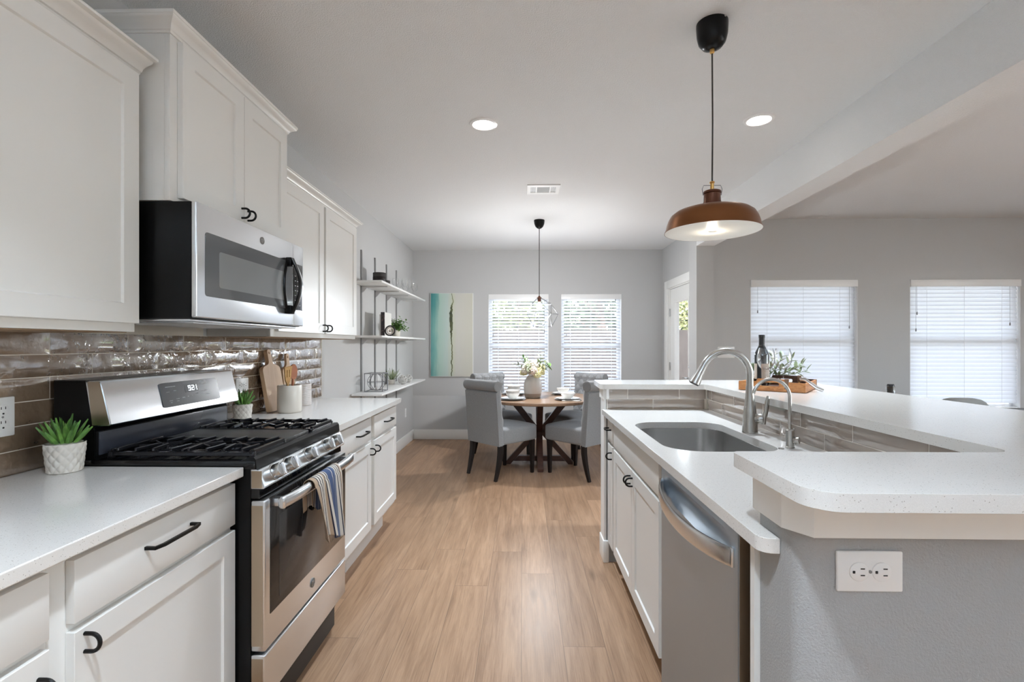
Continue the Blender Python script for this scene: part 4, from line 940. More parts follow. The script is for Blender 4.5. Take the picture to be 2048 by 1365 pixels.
# tufted parson chair, built facing +y at the origin
ch = thing('dining_chair', 'x', 'chair', (0, 0, 0), 'tufted grey dining chairs round the table')
mb = MB()
mb.superq((0, .02, .415), (.245, .245, .082), (.22, .16), 48, 22, fn=lambda p: Vector((p.x, p.y, p.z + (.028 * max(0, 1 - (p.x / .245) ** 2) * max(0, 1 - (p.y / .25) ** 2) if p.z > 0 else 0)))); mb.build('seat', M['linen'], ch)
# backrest profile (y, z, front flag)
def back_profile():
    pr = []
    for k in range(61): v = k / 60; pr.append((-.185 - .055 * v, .34 + .545 * v, 1 if v > .18 else 0))
    cy_, cz_, r_ = -.275, .905, .052
    for k in range(0, 31): a = R(10 + 250 * k / 30); pr.append((cy_ + r_ * math.cos(a), cz_ + r_ * math.sin(a), 0))
    pr.append((-.302, .84, 0)); 
    for k in range(1, 9): v = 1 - k / 8; pr.append((-.262 - .035 * v, .33 + .47 * v, 0))
    return pr
pr = back_profile(); npf = len(pr); nxs = 97
sl = [0]
for a_, b_ in zip(pr, pr[1:]): sl.append(sl[-1] + math.hypot(b_[0] - a_[0], b_[1] - a_[1]))
TWD, THT, S0 = .058, .066, .165
mb = MB(); vs = []; but = []
def prof_n(k):
    a_, b_ = pr[max(k - 1, 0)], pr[min(k + 1, npf - 1)]; dy, dz = b_[0] - a_[0], b_[1] - a_[1]; L = math.hypot(dy, dz); return dz / L, -dy / L
for i in range(nxs):
    u = -1 + 2 * i / (nxs - 1); x = .235 * u; e = max(0, (abs(u) - .90) / .10); ins = 1 - math.sqrt(max(0, 1 - e * e))
    for k, (y, z, f) in enumerate(pr):
        ny, nz = prof_n(k); s_ = sl[k]; d = 0
        if S0 - THT * .5 < s_ < .635:
            a1 = abs(math.sin(PI * (x / TWD + (s_ - S0) / THT) / 2)); a2 = abs(math.sin(PI * (x / TWD - (s_ - S0) / THT) / 2))
            fade = min(1, (s_ - S0 + THT * .5) / .03, (.635 - s_) / .03) * min(1, (1 - abs(u)) / .08)
            d = (.020 * (a1 * a2) ** .45 - .004) * fade
        yy, zz = y + ny * d, z + nz * d
        if s_ < .55: yy -= .018 * ins
        vs.append((x, yy, zz))
for r_ in range(0, 9):
    for c_ in range(-3, 4):
        s_ = S0 + r_ * THT; x = c_ * TWD
        if (r_ + c_) % 2 == 0 and s_ < .60:
            k = min(range(npf), key=lambda q: abs(sl[q] - s_)); ny, nz = prof_n(k); but.append((x, pr[k][0] - ny * .001, pr[k][1] - nz * .001))
fs = [(i * npf + k, i * npf + (k + 1) % npf, (i + 1) * npf + (k + 1) % npf, (i + 1) * npf + k) for i in range(nxs - 1) for k in range(npf)]
fs += [tuple(range(npf)), tuple(range((nxs - 1) * npf, nxs * npf))[::-1]]
mb.faces(vs, fs, True)
for s_ in (-1, 1):
    mb.lathe([(0, 0), (.020, .004), (.046, .003), (.051, -.003)], (s_ * .235, -.275, .905), 24, (s_, 0, 0))
bk = mb.build('backrest', M['linen'], ch)
mb = MB()
for p_ in but: mb.superq(p_, (.010, .010, .010), (1, 1), 10, 6)
mb.build('tufting_buttons', M['linen'], bk)
mb = MB()
for s_ in (-1, 1): mb.tube([(s_ * .232, -.225, .33), (s_ * .232, -.272, .66), (s_ * .232, -.285, .84)], .003, 6)
mb.build('piping', M['linen'], bk)
for s_ in (-1, 1):
    mb = MB(); mb.tube([(s_ * .205, .215, 0), (s_ * .208, .215, .20), (s_ * .208, .212, .345)], [.019, .026, .030], 4, up=(0, 1, 0)); mb.build('leg', M['espresso'], ch)
    mb = MB(); mb.tube([(s_ * .205, -.285, 0), (s_ * .207, -.262, .08), (s_ * .208, -.240, .17), (s_ * .208, -.225, .26), (s_ * .208, -.222, .345)], [.018, .022, .026, .029, .030], 4, up=(0, 1, 0)); mb.build('leg', M['espresso'], ch)
spots = [(-.205, 4.985, -45, 'grey tufted chair nearest the kitchen on the left, its back to the camera'), (.570, 4.985, 45, 'grey tufted chair nearest the kitchen on the right, partly behind the island'),
         (-.235, 5.775, -135, 'grey tufted chair on the far left side of the round table'), (.600, 5.775, 128, 'grey tufted chair on the far right, its buttoned back towards the camera')]
for i, (x, y, a, lb) in enumerate(spots):
    c = ch if i == 0 else copy_tree(ch)
    c.location = (x, y, 0); c.rotation_euler.z = R(a); c['label'] = lb
# place settings
pl = thing('dinner_plate', 'x', 'plate', (0, 0, 0), 'plates on the round table')
mb = MB(); mb.lathe([(0, .001), (.085, .0), (.135, .010), (.140, .013), (.132, .013), (.086, .005), (0, .005)], (0, 0, 0), 40); mb.build('underplate', M['dishgrey'], pl, local=True)
mb = MB(); mb.lathe([(0, .0056), (.075, .0056), (.118, .018), (.122, .021), (.115, .021), (.078, .010), (0, .010)], (0, 0, 0), 40); mb.build('top_plate', M['dish'], pl, local=True)
bw = MB(); bw.lathe([(0, 0), (.035, 0), (.037, .006), (.050, .016), (.072, .048), (.078, .062), (.075, .062), (.066, .044), (.046, .018), (.02, .010), (0, .009)], (0, 0, 0), 40); bw = bw.build('bowl', M['dish'])
tag(bw, 'x', 'bowl', 'white bowls on the round table')
nm = ['front left', 'front right', 'back left', 'back right']
k = .355
for i, (sx_, sy_) in enumerate(((-1, -1), (1, -1), (-1, 1), (1, 1))):
    x, y = TX + sx_ * k * .80, TY + sy_ * k * .78
    p = pl if i == 0 else copy_tree(pl); p.location = (x, y, TZ + .0003); p['label'] = 'white plate on a grey underplate at the %s of the round table' % nm[i]
    b = bw if i == 0 else bw.copy()
    if i: COL.objects.link(b)
    b.location = (x, y, TZ + .0106); b['label'] = 'white bowl on the %s plate of the round table' % nm[i]
    if i in (0, 2):
        b2 = bw.copy(); COL.objects.link(b2); b2.location = (x, y, TZ + .0365); b2['label'] = 'second white bowl stacked in the %s bowl of the round table' % nm[i]
m_ = mat('white_linen_napkin', (.72, .71, .68), .9)
mb = MB(); mb.grid(lambda u, v: (TX + .30 + .20 * (u - .5) * .9 + .03 * v, TY - .40 + .035 * (v - .5), TZ + .004 + .006 * math.sin(PI * v) + .001 * math.sin(u * 20)), 18, 8)
o = mb.build('napkin', m_); sm = o.modifiers.new('thick', 'SOLIDIFY'); sm.thickness = .003; tag(o, 'rolled white napkin lying before the front right plate', 'napkin')
# vase with flowers
vx, vy = .105, 5.26
t = thing('flower_vase', 'cream two-tone ceramic vase holding flowers on the round table', 'vase', (vx, vy, TZ))
mb = MB(); pf = [(0, 0), (.076, 0), (.083, .006), (.089, .045), (.091, .05)]; mb.lathe(pf, (vx, vy, TZ + .0005), 40); mb.build('base_band', M['vaseband'], t)
mb = MB(); mb.lathe([(.0912, .050), (.096, .08), (.098, .12), (.094, .165), (.080, .20), (.062, .222), (.055, .232), (.056, .240), (.050, .240), (.049, .232), (.06, .20), (.08, .15), (.08, .08), (0, .06)], (vx, vy, TZ + .0005), 40); mb.build('body', M['vase'], t)
t = thing('flower_bouquet', 'bouquet of cream and pale yellow flowers with green sprigs in the vase', 'flowers', (vx, vy, TZ + .2))
rnd = random.Random(11); zc = TZ + .255
def blossom(c, r_, m_, n=70):
    mb = MB(); c = Vector(c)
    for i in range(n):
        a = PI * (1 + 5 ** .5) * i; ph = math.acos(1 - 1.55 * (i + .5) / n); d = Vector((math.sin(ph) * math.cos(a), math.sin(ph) * math.sin(a), math.cos(ph)))
        b = c + d * r_ * .75; u = d.orthogonal().normalized(); u = Quaternion(d, rnd.random() * 6.28) @ u; w_ = d.cross(u); s_ = r_ * .30
        mb.faces([b, b + u * s_ + d * s_ * .5, b + (u * .6 + w_ * .6) * s_ * 1.3 + d * s_ * .7, b + w_ * s_ + d * s_ * .5], [(0, 1, 2, 3)])
        mb.faces([b, b - u * s_ + d * s_ * .45, b + (-u * .6 - w_ * .6) * s_ * 1.3 + d * s_ * .75, b - w_ * s_ + d * s_ * .45], [(0, 1, 2, 3)])
    mb.superq(c, (r_ * .72,) * 3, (1, 1), 12, 8)
    mb.build('blossom', m_, t, recalc=False)
for x, y, z, r_, m_ in ((-.075, -.03, .045, .052, 'petal'), (.0, -.075, .03, .056, 'petal3'), (.075, -.045, .025, .055, 'petal2'), (.02, -.02, .095, .058, 'petal'), (-.05, .04, .09, .05, 'petal'), (.09, .04, .06, .05, 'petal2'), (-.10, .03, .01, .042, 'petal2'), (.045, -.085, -.005, .045, 'petal2'), (0, .08, .06, .05, 'petal')): blossom((vx + x, vy + y, zc + z), r_, M[m_])
for i in range(16):
    a = rnd.random() * 6.28; el = rnd.uniform(.25, 1.2); d = Vector((math.cos(a) * math.cos(el), math.sin(a) * math.cos(el), math.sin(el))); L = rnd.uniform(.15, .25); b = Vector((vx, vy, zc))
    mb = MB(); mb.tube([b, b + d * L * .6, b + d * L + Vector((0, 0, -.01))], [.0025, .002, .0012], 5)
    for k in range(9): q = .35 + .65 * k / 8; s_ = Quaternion(d, k * 2.4) @ d.orthogonal().normalized(); mb.leaf(b + d * L * q, d * .6 + s_, .055, .022, .2, 3)
    mb.build('leaf_sprig', M['sage'] if i % 3 else M['leaf'], t, recalc=False)
# painting
m = mat('abstract_paint', (.6, .6, .5), .75)
tc = N(m, 'ShaderNodeTexCoord'); sx = N(m, 'ShaderNodeSeparateXYZ'); LK(m, tc.outputs['Generated'], sx.inputs[0])
nz = N(m, 'ShaderNodeTexNoise'); nz.inputs['Scale'].default_value = 4; nz.inputs['Detail'].default_value = 5; mpn = N(m, 'ShaderNodeMapping'); mpn.inputs['Scale'].default_value = (5, 1, 1.2); LK(m, tc.outputs['Generated'], mpn.inputs[0]); LK(m, mpn.outputs[0], nz.inputs['Vector'])
xx = math_(m, 'ADD', sx.outputs[0], math_(m, 'MULTIPLY', math_(m, 'SUBTRACT', nz.outputs[0], .5), .16))
c_ = ramp(m, xx, [(.0, (.13, .36, .35)), (.10, (.24, .50, .46)), (.20, (.44, .62, .54)), (.40, (.52, .62, .58)), (.52, (.58, .60, .48)), (.62, (.60, .59, .54)), (1, (.56, .55, .47))])
n3 = N(m, 'ShaderNodeTexNoise'); n3.inputs['Scale'].default_value = 3; n3.inputs['Detail'].default_value = 6; mp4 = N(m, 'ShaderNodeMapping'); mp4.inputs['Scale'].default_value = (.3, 1, 3.2); LK(m, tc.outputs['Generated'], mp4.inputs[0]); LK(m, mp4.outputs[0], n3.inputs['Vector'])
dd1 = math_(m, 'ABSOLUTE', math_(m, 'SUBTRACT', sx.outputs[0], math_(m, 'ADD', .50, math_(m, 'MULTIPLY', math_(m, 'SUBTRACT', n3.outputs[0], .5), .16))))
wd = ramp(m, sx.outputs[2], [(0, (.012,) * 3), (.45, (.014,) * 3), (.62, (.035,) * 3), (.75, (.034,) * 3), (.9, (.010,) * 3), (1, (.006,) * 3)])
line = math_(m, 'LESS_THAN', dd1, wd); dk = ramp(m, n3.outputs[0], [(.35, (.05, .06, .035)), (.65, (.20, .22, .10))])
tl = math_(m, 'MULTIPLY', ramp(m, sx.outputs[2], [(.68, (0, 0, 0)), (.85, (.7, .7, .7))]), ramp(m, xx, [(.1, (1, 1, 1)), (.22, (0, 0, 0))]))
LK(m, mix(m, line, mix(m, tl, c_, (.05, .28, .28)), dk), P_(m).inputs['Base Color']); M['paint'] = m
t = thing('wall_painting', 'tall abstract canvas in teal and cream hanging left of the dining windows', 'painting', (-.975, YF, 1.435))
mb = MB(); mb.box(-1.262, -.688, YF - .036, YF - .001, .868, 2.003, .002); mb.build('canvas', M['paint'], t)
mb = MB()
for q in ((-1.268, -1.262, .862, 2.009), (-.688, -.682, .862, 2.009), (-1.262, -.688, .862, .868), (-1.262, -.688, 2.003, 2.009)): mb.box(q[0], q[1], YF - .030, YF - .001, q[2], q[3])
mb.build('frame', M['shelfw'], t)
# ================================================================ WALL SHELVES
sy0, sy1, sx0, sx1 = 4.27, 6.19, XL + .014, -1.238
ups = (4.56, 4.985, 5.405, 5.83)
for i, y in enumerate(ups):
    mb = MB(); mb.box(XL, XL + .012, y - .0125, y + .0125, .62, 2.19, .001)
    o = mb.build('shelf_upright', M['greymetal']); tag(o, 'slotted grey metal shelf upright on the left wall, %s counted from the kitchen' % ('first', 'second', 'third', 'fourth')[i], 'shelf upright', 'shelf uprights')
zs = {'top': 1.868, 'middle': 1.382, 'bottom': .866}
for nm_, z in zs.items():
    t = thing('wall_shelf', '%s white wall shelf on metal brackets beyond the kitchen cabinets' % nm_, 'shelf', (XL, (sy0 + sy1) / 2, z), 'white wall shelves')
    mb = MB(); mb.box(sx0, sx1, sy0, sy1, z - .018, z, .002); mb.build('board', M['shelfw'], t)
    for y in ups:
        mb = MB(); mb.prism([(XL + .012, z - .019), (sx1 - .03, z - .019), (sx1 - .03, z - .028), (XL + .06, z - .034), (XL + .035, z - .065), (XL + .012, z - .085)], y - .007, y + .007, 'y'); mb.build('bracket', M['bracket'], t)
def pot(name, label, cat, c, r_, h, m_, lid=False, grp=None):
    t = thing(name, label, cat, c, grp); mb = MB(); mb.lathe([(0, 0), (r_ * .95, 0), (r_, .006), (r_, h - .004), (r_ * .97, h), (r_ * .9, h), (r_ * .9, h * .86), (0, h * .84)], (c[0], c[1], c[2] + .0004), 36); mb.build('jar', m_, t)
    return t
zt = zs['top']
t = pot('candle_jar', 'large black round jar candle on the top shelf', 'candle', (-1.385, 4.70, zt), .062, .125, M['darkclay'], grp='jar candles on the top shelf')
mb = MB(); mb.lathe([(.0625, .04), (.0632, .041), (.0632, .085), (.0625, .086)], (-1.385, 4.70, zt), 36); mb.build('label_band', M['espresso'], t)
t = pot('candle_jar', 'smaller dark jar candle on the top shelf beside the large one', 'candle', (-1.40, 5.00, zt), .036, .09, M['darkclay'], grp='jar candles on the top shelf')
mb = MB(); mb.lathe([(.0365, .02), (.0370, .021), (.0370, .06), (.0365, .061)], (-1.40, 5.00, zt), 36); mb.build('label_band', M['leather'], t)
wg = MB(); wg.lathe([(0, 0), (.034, 0), (.034, .002), (.006, .006), (.0038, .012), (.0038, .075), (.012, .085), (.030, .105), (.038, .13), (.036, .16), (.030, .185), (.029, .185), (.034, .16), (.036, .13), (.028, .107), (.010, .088), (0, .085)], (0, 0, 0), 28)
wg = wg.build('wine_glass', M['glass'])
gp = [(-1.44, 5.50, 'wall side, near'), (-1.33, 5.50, 'front, near'), (-1.44, 5.66, 'wall side, middle'), (-1.33, 5.68, 'front, middle'), (-1.44, 5.98, 'wall side, far'), (-1.33, 5.98, 'front, far')]
for i, (x, y, w_) in enumerate(gp):
    g_ = wg if i == 0 else wg.copy()
    if i: COL.objects.link(g_)
    g_.location = (x, y, zt + .0005); tag(g_, 'clear wine glass on the top shelf, %s end of the group' % w_, 'wine glass', 'wine glasses on the top shelf')
zm = zs['middle']
def book(label, x0, x1, y0, y1, h, cov, spine):
    t = thing('book', label, 'book', ((x0 + x1) / 2, (y0 + y1) / 2, zm), 'books standing on the middle shelf')
    mb = MB(); mb.box(x0, x0 + .003, y0, y1, zm + .0004, zm + h); mb.box(x1 - .003, x1, y0, y1, zm + .0004, zm + h); mb.build('cover', cov, t)
    mb = MB(); mb.box(x0, x1, y0 - .0012, y0 + .002, zm + .0006, zm + h - .0002, .0006); mb.build('spine', spine, t)
    mb = MB(); mb.box(x0 + .0032, x1 - .0032, y0 + .0022, y1 - .004, zm + .003, zm + h - .004); mb.build('pages', M['paper'], t)
m = mat('spine_print', (.03, .028, .03), .5); n = noise(m, coords(m, (1, 1, 1)), 60, 3, .7); LK(m, ramp(m, n.outputs[0], [(.5, (.02, .018, .02)), (.62, (.12, .06, .06)), (.72, (.5, .42, .38))]), P_(m).inputs['Base Color'])
book('thin white spined booklet behind the dark cookbook on the middle shelf', -1.392, -1.379, 4.725, 4.92, .215, M['paper'], mat('spine_white', (.6, .58, .56), .5))
book('dark spined cookbook with pale cover standing on the middle shelf', -1.378, -1.340, 4.72, 4.96, .235, mat('cover_pale', (.66, .65, .61), .5), m)
t = thing('ring_ornament', 'small dark woven ring ornament leaning beside the books on the middle shelf', 'ornament', (-1.285, 4.71, zm))
mb = MB(); c = Vector((-1.285, 4.71, zm + .054)); 
mb.tube([c + Vector((.046 * math.cos(R(a)), .010 * math.sin(R(a)), .046 * math.sin(R(a)))) for a in range(0, 360, 15)], .0075, 8, closed=True)
mb.build('ring', M['darkclay'], t)
mb = MB(); mb.tube([c + Vector((.030 * math.cos(R(a)), .004, .030 * math.sin(R(a)))) for a in range(0, 360, 15)], .006, 8, closed=True); mb.superq(c, (.016, .012, .016), (1, 1), 14, 8); mb.build('pale_coil', M['petal3'], t)
def bushy(name, label, c, r_, h, pr_, n, m_, seed, L=.035):
    rnd = random.Random(seed); t = thing(name, label, 'potted plant', c)
    mb = MB(); mb.lathe([(0, 0), (r_ * .82, 0), (r_ * .86, .004), (r_, h), (r_ * .93, h), (r_ * .88, h * .85), (0, h * .84)], (c[0], c[1], c[2] + .0004), 28); mb.build('pot', M['potwhite'], t)
    mb = MB(); b = Vector((c[0], c[1], c[2] + h * .85))
    for i in range(n):
        a = rnd.random() * 6.28; el = rnd.uniform(.15, 1.4); d = Vector((math.cos(a) * math.cos(el), math.sin(a) * math.cos(el), math.sin(el))); LL = pr_ * rnd.uniform(.5, 1.05)
        mb.tube([b, b + d * LL * .5 + Vector((0, 0, .01)), b + d * LL], .0012, 4)
        for k in range(7): q = .4 + .6 * k / 6; s_ = Quaternion(d, k * 2.4) @ d.orthogonal().normalized(); mb.leaf(b + d * LL * q, d * .5 + s_, L, L * .6, .2, 2)
    mb.build('foliage', m_, t, recalc=False); return t
bushy('potted_plant', 'leafy green plant in a pale pot on the middle shelf', (-1.36, 5.22, zm), .047, .075, .15, 46, M['leaf'], 3)
zb = zs['bottom']
t = thing('wire_globe_ornament', 'silver wire globe inside an open square wire frame on the bottom shelf', 'ornament', (-1.375, 4.56, zb))
mb = MB(); a0, a1, b0, b1, z0, z1 = -1.455, -1.290, 4.47, 4.64, zb + .004, zb + .168
for x in (a0, a1):
    for y in (b0, b1): mb.box(x - .003, x + .003, y - .003, y + .003, z0 - .003, z1 + .003)
for z in (z0, z1):
    for y in (b0, b1): mb.box(a0, a1, y - .003, y + .003, z - .003, z + .003)
    for x in (a0, a1): mb.box(x - .003, x + .003, b0, b1, z - .003, z + .003)
mb.build('square_frame', M['wire'], t)
mb = MB(); c = Vector(((a0 + a1) / 2, (b0 + b1) / 2, (z0 + z1) / 2)); r_ = .079
for k in range(4):
    u = Vector((math.cos(k * PI / 4 + .2), math.sin(k * PI / 4 + .2), 0)); mb.tube([c + (u * math.cos(R(a)) + Vector((0, 0, 1)) * math.sin(R(a))) * r_ for a in range(0, 360, 12)], .0028, 6, closed=True)
mb.tube([c + Vector((math.cos(R(a)), math.sin(R(a)), 0)) * r_ for a in range(0, 360, 12)], .0028, 6, closed=True); mb.build('wire_globe', M['wire'], t)
def knot(label, c, r_):
    mb = MB(); c = Vector(c) + Vector((0, 0, r_ + .004)); rnd = random.Random(2)
    for k in range(12):
        n = Vector((math.sin(k * 2.4) * math.sqrt(1 - ((k + .5) / 12) ** 2), math.cos(k * 2.4) * math.sqrt(1 - ((k + .5) / 12) ** 2), (k + .5) / 12)); u = n.orthogonal().normalized(); w_ = n.cross(u)
        mb.tube([c + (u * math.cos(R(a)) + w_ * math.sin(R(a))) * (r_ + .0018 * (k % 2)) for a in range(0, 360, 18)], .004, 6, closed=True)
    o = mb.build('knot_ball', mat('knot_grey', (.55, .54, .52), .5) if 'knotm' not in M else M['knotm']); M['knotm'] = o.data.materials[0]; return tag(o, label, 'ornament', 'knot balls on the bottom shelf')
knot('nearer pale open knot ball on the bottom shelf', (-1.318, 5.34, zb), .046); knot('farther pale open knot ball on the bottom shelf', (-1.318, 5.60, zb), .042)
def succulent(label, c, r_, h, LL, n, m_, seed, embossed=True, pm='potwhite'):
    rnd = random.Random(seed); t = thing('potted_succulent', label, 'potted plant', c)
    mb = MB()
    def f(u, v):
        a = 2 * PI * u; rr_ = r_ * (.84 + .16 * min(1, v * 1.1)); e = .0034 * (abs(math.sin(6 * a + v * 9)) * abs(math.sin(6 * a - v * 9))) ** .5 if embossed and .02 < v < .98 else 0
        return (c[0] + (rr_ + e) * math.cos(a), c[1] + (rr_ + e) * math.sin(a), c[2] + .0005 + h * v)
    mb.grid(f, 144, 48, closed_u=True); mb.lathe([(r_, h), (r_ * .9, h), (r_ * .85, h * .82), (0, h * .8)], (c[0], c[1], c[2] + .0005), 144); mb.lathe([(r_ * .84, 0), (0, 0)], (c[0], c[1], c[2] + .0005), 144)
    bmesh.ops.remove_doubles(mb.bm, verts=mb.bm.verts, dist=1e-5); mb.build('pot', M[pm], t)
    mb = MB()
    for i in range(n):
        q = i / n; a = i * 2.399963; el = R(42 + 44 * q) if q < .9 else R(82); d = Vector((math.cos(a) * math.cos(el), math.sin(a) * math.cos(el), math.sin(el)))
        b = Vector((c[0], c[1], c[2] + h * .9)) + Vector((math.cos(a), math.sin(a), 0)) * r_ * .45 * (1 - q * .7)
        mb.leaf(b, d, LL * rnd.uniform(.8, 1.08) * (.82 + .25 * q), r_ * .30, -.10 if q < .5 else .0, 5, thick=.0035)
    mb.build('spiky_leaves', M[m_], t, recalc=False); return t
succulent('pale potted spiky succulent behind the knot balls on the bottom shelf', (-1.445, 5.36, zb), .040, .05, .13, 22, 'sage', 5, False)
succulent('larger spiky succulent in a diamond-embossed white pot, left of the stove', (-1.395, 1.462, CT), .048, .088, .085, 34, 'leaf', 6)
succulent('smaller spiky succulent in a diamond-embossed white pot, just beyond the stove', (-1.435, 2.475, CT), .044, .082, .085, 34, 'leaf', 7)
# ================================================================ OBJECTS ON THE COUNTERS
def paddle(name, label, by, w_, h, hh, th, lean, ybase, x, hole=True):
    """cutting board leaning on the backsplash: body w_ x h plus a handle hh; faces +x"""
    t = thing(name, label, 'cutting board', (x, ybase, CT), 'wooden boards leaning on the tiles')
    hw = w_ / 2; nh = .019
    pts = rpoly([(-hw, 0), (hw, 0), (hw, h), (nh, h + .02), (nh, h + hh), (-nh, h + hh), (-nh, h + .02), (-hw, h)], [.012, .012, .03, .025, .016, .016, .025, .03], 5)
    hl = [(.007 * math.cos(R(a)), h + hh - .022 + .007 * math.sin(R(a))) for a in range(0, 360, 30)]
    mb = MB(); mb.slab(pts, [hl], -th / 2, th / 2)
    # local (u, v, d) -> world leaning towards the wall
    ct, st = math.cos(R(lean)), math.sin(R(lean))
    for v in mb.bm.verts:
        u, vv, d = v.co; v.co = Vector((x - vv * st + d * ct + th * .5, ybase + u, CT + .001 + vv * ct + d * st + th * .5 * st))
    o = mb.build('board', M['board'], t); md = o.modifiers.new('edge', 'BEVEL'); md.width = .003; md.segments = 2; md.limit_method = 'ANGLE'; return t
paddle('cutting_board', 'taller maple paddle cutting board leaning on the tiles behind the utensil crock', 0, .20, .255, .105, .022, 10, 2.83, -1.446)
paddle('cutting_board', 'shorter wooden paddle board behind the spoon, right of the taller one', 0, .15, .235, .095, .014, 5, 3.055, -1.470)
t = thing('utensil_crock', 'cream ceramic crock holding two wooden utensils', 'crock', (-1.335, 2.775, CT))
mb = MB(); mb.lathe([(0, 0), (.060, 0), (.064, .005), (.0655, .01), (.0655, .150), (.063, .155), (.058, .155), (.058, .02), (0, .015)], (-1.335, 2.775, CT + .0005), 44); mb.build('crock_body', M['ceramic'], t)
def utensil(name, label, base, top, head, m_, grp=None):
    base, top = Vector(base), Vector(top); d = (top - base).normalized(); side = Vector((.25, 1, 0)).normalized(); side = (side - d * side.dot(d)).normalized(); nr = d.cross(side)
    mb = MB(); L = (top - base).length
    if head == 'spatula':
        pts = [(-.006, 0), (.006, 0), (.007, L - .10), (.020, L - .075), (.030, L), (-.030, L), (-.020, L - .075), (-.007, L - .10)]
        holes = [[(k - .003, L - .060), (k + .003, L - .060), (k + .003, L - .018), (k - .003, L - .018)] for k in (-.010, .008)]
    else:
        pts = [(-.006, 0), (.006, 0), (.006, L - .085)] + [(.031 * math.cos(R(a)), L - .045 + .046 * math.sin(R(a))) for a in range(-65, 246, 15)] + [(-.006, L - .085)]; holes = []
    mb.slab(pts, holes, -.0035, .0035)
    for v in mb.bm.verts:
        u, vv, dd = v.co; v.co = base + side * u + d * vv + nr * dd
    return tag(mb.build(name, m_), label, 'utensil', grp)
utensil('slotted_spatula', 'light wooden slotted spatula standing in the crock, on the left', (-1.345, 2.765, CT + .02), (-1.325, 2.735, CT + .262), 'spatula', M['spoon1'])
utensil('wooden_spoon', 'reddish wooden spoon standing in the crock, on the right', (-1.33, 2.785, CT + .02), (-1.335, 2.825, CT + .272), 'spoon', M['spoon2'])
t = thing('ribbed_canister', 'small ribbed white ceramic canister right of the utensil crock', 'canister', (-1.40, 3.10, CT))
mb = MB(); pf = [(0, 0), (.043, 0)]
for k in range(22): z = .004 + k * .006; pf += [(.0445, z), (.0465, z + .003)]
pf += [(.0445, .138), (.040, .138), (.040, .01), (0, .008)]
mb.lathe(pf, (-1.40, 3.10, CT + .0005), 36); mb.build('canister_body', mat('ribbed_white', (.58, .53, .50), .4), t)
# striped towel over the oven handle
m = mat('striped_towel', (.8, .8, .8), .95, spec=.1); uvn = N(m, 'ShaderNodeUVMap'); sx = N(m, 'ShaderNodeSeparateXYZ'); LK(m, uvn.outputs[0], sx.inputs[0])
W_, B_, T_, K_, G_ = (.62, .57, .50), (.075, .105, .19), (.42, .31, .22), (.03, .03, .045), (.16, .19, .27)
stops = [(0, T_), (.10, K_), (.125, W_), (.165, K_), (.19, W_), (.24, K_), (.262, W_), (.30, T_), (.34, K_), (.36, W_), (.41, K_), (.43, W_), (.455, B_), (.62, W_), (.64, B_), (.70, G_), (.74, W_), (.78, K_), (.80, W_), (.84, K_), (.86, W_), (.90, K_), (.925, T_), (.955, W_)]
r_ = N(m, 'ShaderNodeValToRGB'); r_.color_ramp.interpolation = 'CONSTANT'; e = r_.color_ramp.elements
while len(e) < len(stops): e.new(.5)
for i, (p, c) in enumerate(stops): e[i].position = p; e[i].color = (*c, 1)
LK(m, sx.outputs[0], r_.inputs[0]); LK(m, r_.outputs[0], P_(m).inputs['Base Color'])
n = noise(m, coords(m), 600, 1); bump(m, n.outputs[0], .0006, .6)
HX, HZ = hx, hz
def tw(u, v):
    # v: 0 back hem -> over the handle -> 1 front hem
    Lb, La, Lf = .115, .075, .225; s = v * (Lb + La + Lf); yc = 1.863; wd = .245
    if s < Lb: k = (Lb - s) / Lb; dxb, z = -.024 - .006 * k, HZ - (Lb - s)
    elif s < Lb + La: a = PI * (1 - (s - Lb) / La); k = 0; dxb, z = .021 * math.cos(a) - .002, HZ + .0245 * math.sin(a)
    else: k = (s - Lb - La) / Lf; dxb, z = .021 + .012 * k, HZ - (s - Lb - La)
    gather = 1 - .26 * k; y = yc + (u - .5) * wd * gather * (1 + 0 * k) + .010 * k * math.sin(3 * u)
    f = k ** .6; fold = .011 * f * math.sin(u * 15 + .8 + k) + .005 * f * math.sin(u * 31 + 2)
    if s < Lb: fold = -abs(fold) * .4
    zz = z + (.022 * k * math.sin(u * 6.2 + .4) if k else 0)
    return (HX + dxb + max(fold, -.012) + (.010 * f if s > Lb else 0), y, zz)
mb = MB(); mb.grid(tw, 70, 60, uv=True); o = mb.build('kitchen_towel', m, recalc=False); sm = o.modifiers.new('thick', 'SOLIDIFY'); sm.thickness = .0022
tag(o, 'blue white and tan striped towel draped over the oven door handle', 'towel')
# ---------------------------------------------------------------- tray on the bar
BZ = 1.0675
ang = math.atan2(-.178, .23)
t = thing('serving_tray', 'orange-brown wooden serving tray with leather straps on the raised bar', 'tray', (1.115, 2.560, BZ)); t.rotation_euler.z = ang
TW, TD, TH, th = .30, .37, .052, .011
mb = MB(); mb.box(th, TW - th, th, TD - th, .001, .008); mb.build('tray_base', M['traydark'], t, local=True)
def endboard(y0, y1, m_):
    mb = MB()
    outer = [(0, .001), (TW, .001), (TW, TH - .006), (TW * .73, TH - .004), (TW * .70, TH + .010), (TW * .30, TH + .010), (TW * .27, TH - .004), (0, TH - .006)]
    hl = rpoly([(TW * .34, .026), (TW * .62, .026), (TW * .62, .044), (TW * .34, .044)], .006, 3)
    mb.slab(outer, [hl], y0, y1)
    for v in mb.bm.verts: x, y, z = v.co; v.co = Vector((x, z, y))
    return mb.build('end_board', m_, t, local=True)
endboard(0, th, M['acacia']); endboard(TD - th, TD, M['traydark'])
for x0 in (0, TW - th):
    mb = MB(); mb.box(x0, x0 + th, th, TD - th, .001, TH - .008, .001); mb.build('side_board', M['acacia'], t, local=True)
